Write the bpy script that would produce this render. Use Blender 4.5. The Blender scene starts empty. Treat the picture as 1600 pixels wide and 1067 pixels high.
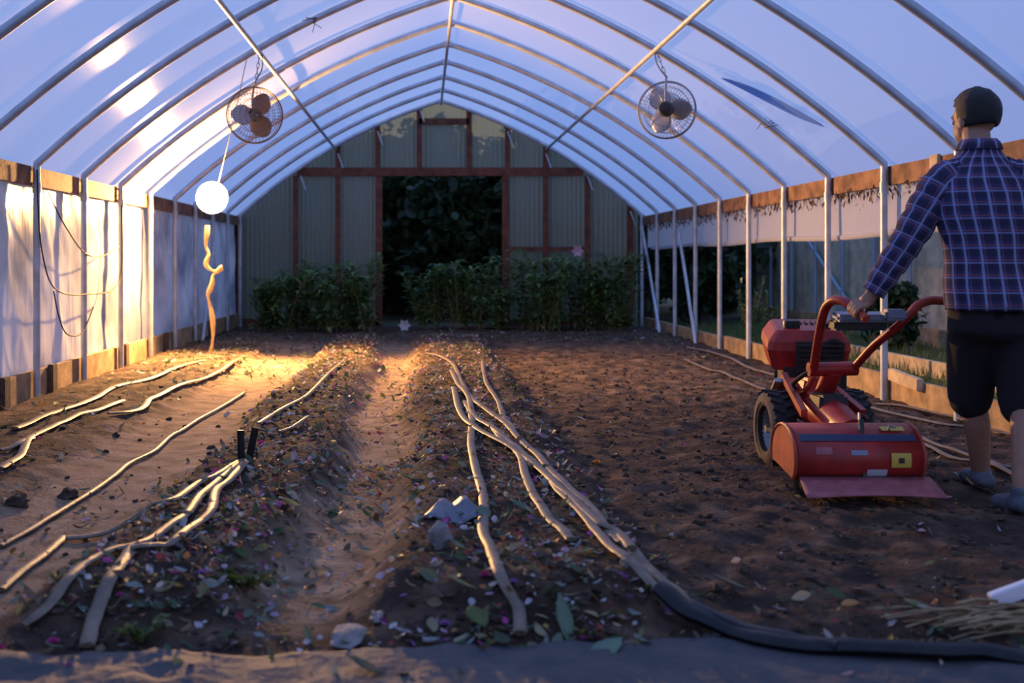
import bpy, bmesh, math, random
from mathutils import Vector, Matrix, Quaternion, noise
random.seed(7)
C = bpy.context.scene.collection
F, VX, VY, HC = 1800.0, 662.0, 408.0, 1.05      # focal length in pixels, horizon point, camera height
pi = math.pi

# ------------------------------------------------------------------ materials
def mat(name, col=(.5,.5,.5), rough=.6, metal=0, spec=.5, noise_amt=0, noise_scale=20, bump=0, bump_scale=60, attr=None, emit=None, col2=None, trans=0):
    m = bpy.data.materials.new(name); m.use_nodes = True
    nt = m.node_tree; b = nt.nodes['Principled BSDF']
    b.inputs['Base Color'].default_value = (*col, 1); b.inputs['Roughness'].default_value = rough
    b.inputs['Metallic'].default_value = metal; b.inputs['Specular IOR Level'].default_value = spec
    tc = nt.nodes.new('ShaderNodeTexCoord')
    if attr:
        a = nt.nodes.new('ShaderNodeAttribute'); a.attribute_name = attr
        nt.links.new(a.outputs['Color'], b.inputs['Base Color'])
        base_out = a.outputs['Color']
    else: base_out = None
    if noise_amt or col2:
        n = nt.nodes.new('ShaderNodeTexNoise'); n.inputs['Scale'].default_value = noise_scale; n.inputs['Detail'].default_value = 6
        nt.links.new(tc.outputs['Object'], n.inputs['Vector'])
        r = nt.nodes.new('ShaderNodeValToRGB'); r.color_ramp.elements[0].position = .35; r.color_ramp.elements[1].position = .68
        c2 = col2 if col2 else tuple(min(1, c*(1+noise_amt)) for c in col)
        c1 = col if col2 else tuple(c*(1-noise_amt) for c in col)
        r.color_ramp.elements[0].color = (*c1, 1); r.color_ramp.elements[1].color = (*c2, 1)
        nt.links.new(n.outputs['Fac'], r.inputs['Fac']); nt.links.new(r.outputs['Color'], b.inputs['Base Color'])
    if bump:
        n = nt.nodes.new('ShaderNodeTexNoise'); n.inputs['Scale'].default_value = bump_scale; n.inputs['Detail'].default_value = 8
        nt.links.new(tc.outputs['Object'], n.inputs['Vector'])
        bp = nt.nodes.new('ShaderNodeBump'); bp.inputs['Strength'].default_value = bump; bp.inputs['Distance'].default_value = .02
        nt.links.new(n.outputs['Fac'], bp.inputs['Height']); nt.links.new(bp.outputs['Normal'], b.inputs['Normal'])
    if trans:
        t = nt.nodes.new('ShaderNodeBsdfTranslucent'); mx = nt.nodes.new('ShaderNodeMixShader'); mx.inputs[0].default_value = trans
        if base_out: nt.links.new(base_out, t.inputs['Color'])
        else: t.inputs['Color'].default_value = (*col, 1)
        out = nt.nodes['Material Output']
        nt.links.new(b.outputs[0], mx.inputs[1]); nt.links.new(t.outputs[0], mx.inputs[2]); nt.links.new(mx.outputs[0], out.inputs['Surface'])
    if emit:
        b.inputs['Emission Color'].default_value = (*emit[0], 1); b.inputs['Emission Strength'].default_value = emit[1]
    return m

def film_mat(name, tcol, dcol, transp, gloss, rough, mixd=.25, bump=.15, bscale=(3,3,3), shade_tint=None):
    m = bpy.data.materials.new(name); m.use_nodes = True; nt = m.node_tree; nt.nodes.clear()
    N = nt.nodes.new; L = nt.links.new
    out = N('ShaderNodeOutputMaterial'); t = N('ShaderNodeBsdfTranslucent'); d = N('ShaderNodeBsdfDiffuse')
    g = N('ShaderNodeBsdfGlossy'); tr = N('ShaderNodeBsdfTransparent')
    t.inputs['Color'].default_value = (*tcol, 1); d.inputs['Color'].default_value = (*dcol, 1)
    g.inputs['Roughness'].default_value = rough; g.inputs['Color'].default_value = (1,1,1,1)
    tr.inputs['Color'].default_value = (.95,.96,1,1)
    m1 = N('ShaderNodeMixShader'); m1.inputs[0].default_value = mixd; L(t.outputs[0], m1.inputs[1]); L(d.outputs[0], m1.inputs[2])
    m2 = N('ShaderNodeMixShader'); m2.inputs[0].default_value = gloss; L(m1.outputs[0], m2.inputs[1]); L(g.outputs[0], m2.inputs[2])
    m3 = N('ShaderNodeMixShader'); m3.inputs[0].default_value = transp; L(m2.outputs[0], m3.inputs[1]); L(tr.outputs[0], m3.inputs[2])
    tc = N('ShaderNodeTexCoord'); mp = N('ShaderNodeMapping'); mp.inputs['Scale'].default_value = bscale
    n = N('ShaderNodeTexNoise'); n.inputs['Scale'].default_value = 1; n.inputs['Detail'].default_value = 5
    L(tc.outputs['Object'], mp.inputs['Vector']); L(mp.outputs[0], n.inputs['Vector'])
    bp = N('ShaderNodeBump'); bp.inputs['Strength'].default_value = bump; bp.inputs['Distance'].default_value = .05
    L(n.outputs['Fac'], bp.inputs['Height'])
    for s in (t, d, g): L(bp.outputs[0], s.inputs['Normal'])
    if shade_tint:  # noise blotches that paint shadows from behind the film into its colour
        n2 = N('ShaderNodeTexNoise'); n2.inputs['Scale'].default_value = 1.2; n2.inputs['Detail'].default_value = 7; L(tc.outputs['Object'], n2.inputs['Vector'])
        r = N('ShaderNodeValToRGB'); r.color_ramp.elements[0].position = .38; r.color_ramp.elements[1].position = .6
        r.color_ramp.elements[0].color = (*shade_tint, 1); r.color_ramp.elements[1].color = (*tcol, 1)
        L(n2.outputs['Fac'], r.inputs['Fac']); L(r.outputs[0], t.inputs['Color']); L(r.outputs[0], d.inputs['Color'])
    L(m3.outputs[0], out.inputs['Surface'])
    return m

M = {}
M['pipe'] = mat('galvanized_pipe', (.5,.54,.6), .45, .4, noise_amt=.15, noise_scale=8)
M['film'] = film_mat('poly_film', (.86,.88,.95), (.8,.82,.88), .05, .06, .2, mixd=.12, bump=.12, bscale=(2,.8,2))
M['wallfilm'] = film_mat('side_film', (.8,.83,.9), (.92,.92,.92), .04, .08, .25, mixd=.62, bump=.5, bscale=(1,5,1.5), shade_tint=(.30,.33,.42))  # blue-grey blotches: shadows behind the left film, put into its colour
M['curtain'] = film_mat('curtain_film', (.7,.72,.78), (.66,.65,.67), .05, .05, .3, mixd=.45, bump=.4, bscale=(1,5,1.5))
M['panel'] = film_mat('fibreglass_panel', (.30,.34,.24), (.33,.32,.25), .11, .04, .25, mixd=.5, bump=.1, bscale=(4,4,1))
M['redwood'] = mat('red_brown_timber', (.15,.045,.022), .75, noise_amt=.4, noise_scale=9, bump=.3, bump_scale=40)
M['board'] = mat('weathered_board', (.36,.24,.13), .8, noise_amt=.35, noise_scale=7, bump=.3, bump_scale=50)
M['rail'] = mat('stained_rail', (.21,.11,.06), .8, noise_amt=.5, noise_scale=6, bump=.4, bump_scale=40)
M['palewood'] = mat('pale_wood', (.55,.42,.27), .8, noise_amt=.25, noise_scale=9, bump=.2)
M['darkwood'] = mat('dark_stake', (.09,.06,.045), .85, noise_amt=.3, bump=.3)
M['tape'] = mat('dusty_drip_tape', (.165,.115,.075), .5, noise_amt=.3, noise_scale=14, bump=.15, bump_scale=45, spec=.6)
M['black'] = mat('black_plastic', (.009,.0095,.012), .42, noise_amt=.3, spec=.35)
M['mat'] = mat('weed_fabric', (.035,.04,.05), .7, col2=(.085,.075,.075), noise_scale=6, bump=.5, bump_scale=35)
M['red'] = mat('tiller_red', (.36,.022,.018), .42, noise_amt=.25, noise_scale=12, bump=.08, bump_scale=30)
M['redworn'] = mat('tiller_red_worn', (.42,.06,.03), .5, noise_amt=.3, noise_scale=10)
M['dark'] = mat('engine_dark', (.025,.022,.022), .55, noise_amt=.4)
M['rubber'] = mat('tire_rubber', (.03,.028,.028), .85, noise_amt=.3, bump=.3)
M['dustrubber'] = mat('dusty_rubber', (.12,.085,.06), .9, noise_amt=.3)
M['rim'] = mat('rim_metal', (.32,.3,.3), .45, .5, noise_amt=.2)
M['steel'] = mat('steel', (.35,.35,.37), .35, .9)
M['bluegrey'] = mat('console_plastic', (.22,.25,.33), .4)
M['yellow'] = mat('yellow_decal', (.6,.42,.06), .5)
M['white'] = mat('white_decal', (.55,.55,.6), .5)
M['navy'] = mat('dark_blue_stripe', (.03,.04,.09), .45)
M['pinkflap'] = mat('faded_red_flap', (.36,.10,.11), .55, noise_amt=.2)
M['skin'] = mat('skin', (.38,.19,.12), .55, noise_amt=.08)
M['hair'] = mat('black_hair', (.013,.011,.011), .6, bump=.6, bump_scale=200)
M['shorts'] = mat('dark_cloth', (.012,.011,.014), .9, bump=.2)
M['shoe'] = mat('grey_shoe', (.10,.11,.14), .7, noise_amt=.3)
M['eye'] = mat('eye_white', (.6,.58,.55), .3)
M['cage'] = mat('fan_cage_wire', (.3,.3,.32), .4, .7)
M['cagerust'] = mat('fan_cage_rust', (.22,.13,.08), .6, .3)
M['blade'] = mat('fan_blade', (.42,.42,.45), .4, .4)
M['brownblade'] = mat('fan_blade_dusty', (.34,.25,.2), .5, .2)
M['alu'] = mat('lamp_reflector', (.8,.8,.78), .3, .9)
M['bulb'] = mat('glowing_bulb', (1,.8,.5), .5, emit=((1,.52,.17), 19000))
M['cord'] = mat('cord', (.012,.01,.009), .7, spec=.2)
M['twist'] = mat('golden_strip', (.62,.45,.2), .4, noise_amt=.2)
M['leaf'] = mat('leaves', rough=.55, attr='col', trans=.3)
M['petal'] = mat('petals', rough=.6, attr='col', trans=.25)
M['clod'] = mat('clods', (.066,.041,.029), .95, noise_amt=.35, noise_scale=9, bump=.5, bump_scale=70)
M['rock'] = mat('stone', (.25,.22,.21), .8, noise_amt=.2, bump=.4, bump_scale=25)
M['scrap'] = mat('plastic_scrap', (.13,.145,.18), .4, noise_amt=.2)
M['whitep'] = mat('white_plastic', (.8,.8,.84), .4)
M['stalk'] = mat('dry_stalks', (.3,.22,.12), .8, noise_amt=.3)
M['bark'] = mat('bark', (.06,.045,.035), .9, bump=.5, bump_scale=20)
M['shade'] = mat('shade_cloth', (.46,.42,.31), .9, noise_amt=.25, noise_scale=5, bump=.2, bump_scale=12)
M['bluepipe'] = mat('blue_grey_pipe', (.3,.37,.48), .45, .3)
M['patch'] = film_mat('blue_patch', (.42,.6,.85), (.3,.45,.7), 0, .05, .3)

def plaid():
    m = bpy.data.materials.new('plaid_shirt'); m.use_nodes = True; nt = m.node_tree; b = nt.nodes['Principled BSDF']; b.inputs['Roughness'].default_value = .9
    N = nt.nodes.new; L = nt.links.new
    a = N('ShaderNodeUVMap'); a.uv_map = 'UVMap'
    sp = N('ShaderNodeSeparateXYZ'); L(a.outputs[0], sp.inputs[0])
    def stripes(sock, period, offs, width):
        x = N('ShaderNodeMath'); x.operation = 'MULTIPLY_ADD'; L(sock, x.inputs[0]); x.inputs[1].default_value = 1/period; x.inputs[2].default_value = offs
        f = N('ShaderNodeMath'); f.operation = 'FRACT'; L(x.outputs[0], f.inputs[0])
        c = N('ShaderNodeMath'); c.operation = 'COMPARE'; L(f.outputs[0], c.inputs[0]); c.inputs[1].default_value = .5; c.inputs[2].default_value = width
        return c.outputs[0]
    cur = None
    def layer(fac_sock, col, k):
        nonlocal cur
        mx = N('ShaderNodeMix'); mx.data_type = 'RGBA'
        f = N('ShaderNodeMath'); f.operation = 'MULTIPLY'; L(fac_sock, f.inputs[0]); f.inputs[1].default_value = k; L(f.outputs[0], mx.inputs['Factor'])
        if cur is None: mx.inputs['A'].default_value = (.055,.05,.155,1)
        else: L(cur, mx.inputs['A'])
        mx.inputs['B'].default_value = (*col,1); cur = mx.outputs['Result']
    P = .062
    layer(stripes(sp.outputs[1], P, .0, .22), (.018,.016,.05), .75)
    layer(stripes(sp.outputs[0], P, .0, .24), (.018,.016,.05), .7)
    layer(stripes(sp.outputs[1], P, .5, .05), (.28,.09,.13), .55)
    layer(stripes(sp.outputs[0], P, .33, .03), (.24,.07,.11), .6)
    layer(stripes(sp.outputs[0], P, .55, .075), (.33,.38,.62), .62)
    layer(stripes(sp.outputs[1], P, .68, .05), (.28,.31,.55), .5)
    L(cur, b.inputs['Base Color'])
    return m
M['plaid'] = plaid()

def soil():
    m = bpy.data.materials.new('soil'); m.use_nodes = True; nt = m.node_tree; b = nt.nodes['Principled BSDF']
    b.inputs['Roughness'].default_value = .95; b.inputs['Specular IOR Level'].default_value = .2
    N = nt.nodes.new; L = nt.links.new
    tc = N('ShaderNodeTexCoord'); at = N('ShaderNodeAttribute'); at.attribute_name = 'zone'
    n1 = N('ShaderNodeTexNoise'); n1.inputs['Scale'].default_value = 7; n1.inputs['Detail'].default_value = 9; L(tc.outputs['Object'], n1.inputs['Vector'])
    n2 = N('ShaderNodeTexNoise'); n2.inputs['Scale'].default_value = 45; n2.inputs['Detail'].default_value = 8; L(tc.outputs['Object'], n2.inputs['Vector'])
    def ramp(src, a, ca, bb, cb):
        r = N('ShaderNodeValToRGB'); e = r.color_ramp.elements; e[0].position = a; e[1].position = bb; e[0].color = (*ca,1); e[1].color = (*cb,1); L(src, r.inputs['Fac']); return r.outputs[0]
    dark = ramp(n1.outputs['Fac'], .36, (.036,.023,.017), .68, (.095,.056,.038))
    sand = ramp(n1.outputs['Fac'], .3, (.2,.125,.08), .7, (.40,.27,.175))
    f = N('ShaderNodeMath'); f.operation = 'MULTIPLY_ADD'; L(n1.outputs['Fac'], f.inputs[0]); f.inputs[1].default_value = .9; f.inputs[2].default_value = -.45
    f2 = N('ShaderNodeMath'); f2.operation = 'ADD'; f2.use_clamp = True; L(f.outputs[0], f2.inputs[0]); L(at.outputs['Fac'], f2.inputs[1])
    mx = N('ShaderNodeMix'); mx.data_type = 'RGBA'; L(f2.outputs[0], mx.inputs['Factor']); L(dark, mx.inputs['A']); L(sand, mx.inputs['B'])
    L(mx.outputs['Result'], b.inputs['Base Color'])
    ad = N('ShaderNodeMath'); ad.operation = 'ADD'; L(n1.outputs['Fac'], ad.inputs[0]); L(n2.outputs['Fac'], ad.inputs[1])
    bp = N('ShaderNodeBump'); bp.inputs['Strength'].default_value = .8; bp.inputs['Distance'].default_value = .025; L(ad.outputs[0], bp.inputs['Height']); L(bp.outputs[0], b.inputs['Normal'])
    return m
M['soil'] = soil()
M['grassground'] = mat('grass_ground', (.03,.045,.018), .95, col2=(.07,.06,.03), noise_scale=3, bump=.5)

# ------------------------------------------------------------------ mesh builder
ORG = {}
class MB:
    def __init__(s): s.v = []; s.f = []; s.c = []; s.uv = None; s.col = None
    def add(s, vs, fs, col=None):
        o = len(s.v); s.v += [Vector(p) for p in vs]; s.f += [tuple(o+i for i in f) for f in fs]
        if col is not None:
            if s.col is None: s.col = []
            s.col += [col]*len(vs)
        return s
    def box(s, c, size, rot=None, taper=1):
        hx, hy, hz = size[0]/2, size[1]/2, size[2]/2
        vs = [Vector((x*hx*(taper if z>0 else 1), y*hy*(taper if z>0 else 1), z*hz)) for z in (-1,1) for y in (-1,1) for x in (-1,1)]
        if rot is not None: vs = [rot @ p for p in vs]
        return s.add([p+Vector(c) for p in vs], [(0,2,3,1),(4,5,7,6),(0,1,5,4),(2,6,7,3),(0,4,6,2),(1,3,7,5)])
    def bar(s, a, b, w, h, up=(0,0,1)):
        a, b = Vector(a), Vector(b); d = (b-a); l = d.length; d.normalize(); up = Vector(up)
        x = d.cross(up)
        if x.length < 1e-4: x = Vector((1,0,0))
        x.normalize(); u = x.cross(d)
        R = Matrix((x, d, u)).transposed()
        return s.box((a+b)/2, (w, l, h), R)
    def tube(s, pts, r, n=8, r2=None, up=None, caps=True, close=False):
        pts = [Vector(p) for p in pts]; k = len(pts)
        rs = r if isinstance(r, (list, tuple)) else [r]*k
        o = len(s.v); prev = None; vs = []
        for i, p in enumerate(pts):
            if close: d = pts[(i+1)%k]-pts[i-1]
            else: d = pts[min(i+1,k-1)]-pts[max(i-1,0)]
            if d.length < 1e-9: d = Vector((0,0,1))
            d.normalize()
            if up is not None:
                x = d.cross(Vector(up)); x = x if x.length > 1e-4 else Vector((1,0,0))
            elif prev is None:
                x = d.cross(Vector((0,0,1))) if abs(d.z) < .95 else d.cross(Vector((0,1,0)))
            else: x = prev - d*prev.dot(d)
            x.normalize(); prev = x; y = x.cross(d)
            ry = rs[i] if r2 is None else r2*(rs[i]/rs[0])
            for j in range(n):
                a = 2*pi*j/n; vs.append(p + x*math.cos(a)*rs[i] + y*math.sin(a)*ry)
        fs = []
        for i in range(k if close else k-1):
            i2 = (i+1)%k
            for j in range(n):
                fs.append((i*n+j, i*n+(j+1)%n, i2*n+(j+1)%n, i2*n+j))
        if caps and not close:
            fs.append(tuple(range(n-1,-1,-1))); fs.append(tuple((k-1)*n+j for j in range(n)))
        return s.add(vs, fs)
    def lathe(s, prof, c, axis, n=24):
        c = Vector(c); ax = Vector(axis).normalized()
        x = ax.orthogonal().normalized(); y = ax.cross(x); vs = []; fs = []
        for (r, t) in prof:
            for j in range(n):
                a = 2*pi*j/n; vs.append(c + ax*t + (x*math.cos(a)+y*math.sin(a))*r)
        for i in range(len(prof)-1):
            for j in range(n): fs.append((i*n+j, i*n+(j+1)%n, (i+1)*n+(j+1)%n, (i+1)*n+j))
        return s.add(vs, fs)
    def ball(s, c, r, n=10, m=7, scale=(1,1,1), rot=None, jit=0):
        c = Vector(c); vs = [Vector((0,0,-1))]; fs = []
        for i in range(1, m):
            t = -pi/2 + pi*i/m
            for j in range(n):
                a = 2*pi*j/n; vs.append(Vector((math.cos(t)*math.cos(a), math.cos(t)*math.sin(a), math.sin(t))))
        vs.append(Vector((0,0,1)))
        for j in range(n):
            fs.append((0, 1+(j+1)%n, 1+j)); fs.append((len(vs)-1, 1+(m-2)*n+j, 1+(m-2)*n+(j+1)%n))
        for i in range(m-2):
            for j in range(n): fs.append((1+i*n+j, 1+i*n+(j+1)%n, 1+(i+1)*n+(j+1)%n, 1+(i+1)*n+j))
        out = []
        for p in vs:
            q = Vector((p.x*scale[0], p.y*scale[1], p.z*scale[2]))*r
            if jit: q *= 1 + jit*noise.noise(p*1.7 + c*31)
            if rot is not None: q = rot @ q
            out.append(c+q)
        return s.add(out, fs)
    def loft(s, rings, n=20, uvscale=True, ang0=0):
        """rings: (centre, xaxis, yaxis, rx, ry, v)"""
        vs = []; uvs = []
        for (c, xa, ya, rx, ry, v) in rings:
            for j in range(n+1):
                a = 2*pi*j/n + ang0
                vs.append(Vector(c) + Vector(xa)*math.cos(a)*rx + Vector(ya)*math.sin(a)*ry); uvs.append((a*(rings[len(rings)//2][3]+rings[len(rings)//2][4])*.5, v))
        fs = []
        for i in range(len(rings)-1):
            for j in range(n): fs.append((i*(n+1)+j, i*(n+1)+j+1, (i+1)*(n+1)+j+1, (i+1)*(n+1)+j))
        if s.uv is None: s.uv = []
        s.uv += uvs
        return s.add(vs, fs)
    def grid(s, fn, nu, nv):
        vs = [fn(i/nu, j/nv) for j in range(nv+1) for i in range(nu+1)]
        fs = [(j*(nu+1)+i, j*(nu+1)+i+1, (j+1)*(nu+1)+i+1, (j+1)*(nu+1)+i) for j in range(nv) for i in range(nu)]
        return s.add(vs, fs)
    def build(s, name, m, parent=None, smooth=True, origin=None, bevel=0, solid=0):
        if parent is not None: org = ORG[parent.name]
        elif origin is not None: org = Vector(origin)
        else:
            lo = Vector((min(p.x for p in s.v), min(p.y for p in s.v), min(p.z for p in s.v))); hi = Vector((max(p.x for p in s.v), max(p.y for p in s.v), 0))
            org = Vector(((lo.x+hi.x)/2, (lo.y+hi.y)/2, lo.z))
        me = bpy.data.meshes.new(name); me.from_pydata([p-org for p in s.v], [], s.f); me.validate(); me.update()
        if s.col is not None:
            a = me.attributes.new('col', 'FLOAT_COLOR', 'POINT')
            for i, c in enumerate(s.col): a.data[i].color = (*c, 1)
        if s.uv is not None:
            u = me.uv_layers.new(name='UVMap')
            for l in me.loops: u.data[l.index].uv = s.uv[l.vertex_index]
        me.materials.append(m if not isinstance(m, str) else M[m])
        if smooth:
            for p in me.polygons: p.use_smooth = True
        bm = bmesh.new(); bm.from_mesh(me); bmesh.ops.recalc_face_normals(bm, faces=bm.faces)
        if bevel:
            es = [e for e in bm.edges if len(e.link_faces) == 2 and e.calc_face_angle(0) > .6]
            bmesh.ops.bevel(bm, geom=es, offset=bevel, segments=2, affect='EDGES', clamp_overlap=True)
        if smooth:
            for e in bm.edges:
                if len(e.link_faces) == 2 and e.calc_face_angle(0) > .75: e.smooth = False
        bm.to_mesh(me); bm.free()
        o = bpy.data.objects.new(name, me); C.objects.link(o)
        if parent is not None: o.parent = parent
        else: o.location = org
        ORG[o.name] = org
        if solid:
            md = o.modifiers.new('thickness', 'SOLIDIFY'); md.thickness = solid; md.offset = 0
        return o

def tag(o, label=None, cat=None, group=None, kind=None):
    if label: o['label'] = label
    if cat: o['category'] = cat
    if group: o['group'] = group
    if kind: o['kind'] = kind
    return o
def thing(name, loc, label=None, cat=None, group=None, kind=None):
    o = bpy.data.objects.new(name, None); C.objects.link(o); o.location = loc; o.empty_display_size = .1
    ORG[o.name] = Vector(loc)
    return tag(o, label, cat, group, kind)
def dup(root, loc, label=None, rz=0):
    r = root.copy(); C.objects.link(r); r.location = loc
    if rz: r.rotation_euler.z = rz
    if label: r['label'] = label
    ORG[r.name] = Vector(loc)
    for ch in list(root.children):
        c = ch.copy(); C.objects.link(c); c.parent = r
        for g in list(ch.children):
            d = g.copy(); C.objects.link(d); d.parent = c
    return r
def at(px, py, Y): return Vector(((px-VX)*Y/F, Y, HC-(py-VY)*Y/F))
def smooth(a, b, x):
    t = max(0, min(1, (x-a)/(b-a))); return t*t*(3-2*t)
def catmull(pts, k=6):
    pts = [Vector(p) for p in pts]; out = []
    for i in range(len(pts)-1):
        p0 = pts[max(i-1,0)]; p1 = pts[i]; p2 = pts[i+1]; p3 = pts[min(i+2, len(pts)-1)]
        for j in range(k):
            t = j/k; out.append(.5*((2*p1)+(p2-p0)*t+(2*p0-5*p1+4*p2-p3)*t*t+(3*p1-p0-3*p2+p3)*t**3))
    out.append(pts[-1]); return out

def leafshape(mb, p, L, W, rz, tilt, curl, col, fold=.25):
    R = Matrix.Rotation(rz, 3, 'Z') @ Matrix.Rotation(tilt[0], 3, 'X') @ Matrix.Rotation(tilt[1], 3, 'Y')
    vs = []; prof = ((-.5,.05),(-.25,.7),(.05,1),(.3,.65),(.5,.03))
    for (t, w) in prof:
        z = curl*(t*t)*L; vs += [R@Vector((-w*W/2, t*L, z+fold*w*W/2)), R@Vector((0, t*L, z)), R@Vector((w*W/2, t*L, z+fold*w*W/2))]
    fs = []
    for i in range(4):
        for k in range(2): fs.append((3*i+k, 3*i+k+1, 3*i+4+k, 3*i+3+k))
    mb.add([q+p for q in vs], fs, col)
# ------------------------------------------------------------------ ground
CX, HW, ZB, ZR = .28, 3.23, 1.79, 3.63          # house centre, half width, bend height, ridge height
XL, XR = CX-HW, CX+HW
D = 1.22; YE = 15.2*D                             # hoop spacing, end hoop
def band(x, a, b, s=.12): return smooth(a-s/2, a+s/2, x)*(1-smooth(b-s/2, b+s/2, x))
def wob(y): return .05*math.sin(y*1.3)+.03*math.sin(y*2.9+1)
def Hs(x, y):
    w = wob(y); yy = smooth(15.6, 14.6, y)*smooth(3.1, 3.5, y)
    h = .05*band(x, -2.9, -1.85, .25) + .10*band(x, -1.1+w, -.5+w, .22) + .11*band(x, -.08+w, .72, .25) + .02*band(x, .8, 3.0, .3)
    h -= .025*band(x, -.46+w, -.1+w, .2) + .02*band(x, -1.7, -1.2, .3)
    return h*yy
def Hn(x, y):
    w = wob(y)
    rough = .035 + .5*0
    path = band(x, -1.8, -1.1+w, .15) + band(x, -.5+w, -.08+w, .1)
    amp = .045*(1-.8*path)
    v = Vector((x*2.2, y*2.2, .3)); v2 = Vector((x*8, y*8, 2.1)); v3 = Vector((x*22, y*20, 5))
    n = .55*noise.noise(v) + .38*noise.noise(v2) + .2*noise.noise(v3)
    if x > .75: n += .35*noise.noise(Vector((x*3.5, y*5, 9)))+.28*noise.noise(Vector((x*13, y*12, 4)))
    return Hs(x, y) + amp*n
def G(px, py, up=0):
    z = 0
    for _ in range(6):
        Y = (HC-z)*F/(py-VY); X = (px-VX)*Y/F; z = .5*z+.5*(Hn(X, Y)+up)
    Y = (HC-z)*F/(py-VY); X = (px-VX)*Y/F
    return Vector((X, Y, Hn(X, Y)+up))
def zone(x, y):
    w = wob(y)
    p = 1.0*band(x, -1.85, -1.15+w, .35) + .95*band(x, -.52+w, -.1+w, .22) * (1-.55*band(y, 5.1, 6.0, .4))
    p *= smooth(15.5, 14.0, y)*smooth(3.1, 3.7, y)
    p += .22*band(x, 1.0, 3.0, .8)*band(y, 8.5, 14.5, 2) + .12*band(x, -2.9, -1.9, .3)
    return max(0, min(1, p))
g = MB(); nu, nv = 230, 430
ys = [2.0 + (YE+.15-2.0)*((j/nv)**1.35) for j in range(nv+1)]
vs = []
for j in range(nv+1):
    for i in range(nu+1):
        x = XL-.12 + (XR-XL+.22)*i/nu; vs.append(Vector((x, ys[j], Hn(x, ys[j]))))
g.add(vs, [(j*(nu+1)+i, j*(nu+1)+i+1, (j+1)*(nu+1)+i+1, (j+1)*(nu+1)+i) for j in range(nv) for i in range(nu)])
fl = g.build('floor', 'soil', origin=(0,0,0)); tag(fl, kind='structure')
za = fl.data.attributes.new('zone', 'FLOAT', 'POINT')
for i, p in enumerate(vs): za.data[i].value = zone(p.x, p.y)
og = MB().grid(lambda u, v: Vector((-30+70*u, -12+60*v, -.07)), 4, 4).build('ground', 'grassground', origin=(0,0,-.07)); tag(og, kind='structure')

# ------------------------------------------------------------------ hoops, purlins
R0, S0 = 8.28, .292
def arch(dx):                                     # height of the arch at distance dx from the ridge
    s = S0 + abs(dx)/R0; k = math.sqrt(1-S0*S0)-math.sqrt(1-s*s)
    kend = math.sqrt(1-S0*S0)-math.sqrt(1-(S0+HW/R0)**2)
    return ZR-(ZR-ZB)*k/kend
ordn = ['end', 'second', 'third', 'fourth', 'fifth', 'sixth', 'seventh', 'eighth', 'ninth', 'tenth', 'eleventh']
def make_hoop(y):
    t = thing('greenhouse_hoop', (CX, y, 0), 'x', 'hoop', 'galvanized hoops of the greenhouse')
    r = .031
    for s, nm in ((-1,'l'), (1,'r')):
        pts = [(CX+s*HW*(1-i/22), y, arch(HW*(1-i/22))) for i in range(23)]
        pts = [(CX+s*(HW+.004), y, ZB-.05)] + pts
        MB().tube(pts, r, 10).build('arch_pipe', 'pipe', t)
        MB().tube([(CX+s*HW, y, -.02), (CX+s*HW, y, ZB)], .028, 10).build('post', 'pipe', t)
        MB().tube([(CX+s*HW, y, ZB-.22), (CX+s*HW, y, ZB-.14)], .034, 10).build('sleeve', 'pipe', t)
    MB().box((CX, y, ZR-.01), (.09,.07,.07)).build('ridge_bracket', 'pipe', t, bevel=.008)
    return t
h0 = None
for n in range(11):
    y = YE-n*D
    lab = ('galvanized metal hoop against the timber end wall' if n == 0 else
           f'galvanized metal hoop of the greenhouse, {ordn[n]} counting forward from the timber end wall')
    if h0 is None: h0 = make_hoop(y); h0['label'] = lab
    else: dup(h0, (CX, y, 0), lab)
PO = 1.70; PZ = arch(PO)-.05
for (dx, z, lab, nm) in ((0, ZR-.055, 'long ridge pipe running along the peak of the hoops', 'ridge_pipe'),
                         (-PO, PZ, 'lengthwise pipe under the left roof, glowing in lamp light', 'purlin_pipe'),
                         (PO, PZ, 'lengthwise pipe under the right roof, above the right fan', 'purlin_pipe')):
    tag(MB().tube([(CX+dx, 3.0, z), (CX+dx, YE+.02, z)], .021 if dx else .019, 10).build(nm, 'pipe'), lab, 'pipe')

# ------------------------------------------------------------------ poly roof
def rooffn(u, v):
    s = (u-.5)*2*(HW+.05); y = -4+(YE+.06+4)*v
    fr = ((YE-y)/D) % 1; sag = math.sin(pi*fr)
    dx = max(-HW, min(HW, s)); z = arch(dx) - .95*max(0, abs(s)-HW)
    sn = S0+abs(dx)/R0; cs = math.sqrt(max(.01, 1-sn*sn)); sg = 1 if s >= 0 else -1
    off = .038 + .012*sag*(1+.6*noise.noise(Vector((s*.8, y*.7, 3)))) 
    return Vector((CX+s+sg*sn*off, y, z+cs*off))
roof = MB().grid(rooffn, 60, 200).build('ceiling', 'film', origin=(CX,0,0)); tag(roof, kind='structure')
pt = MB()
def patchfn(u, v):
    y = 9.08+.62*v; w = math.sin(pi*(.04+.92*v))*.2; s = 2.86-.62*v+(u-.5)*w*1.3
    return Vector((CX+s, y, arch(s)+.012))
tag(pt.grid(patchfn, 8, 14).build('film_patch', 'patch', solid=.003), 'darker blue lens-shaped patch on the right roof film', 'patch')

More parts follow.
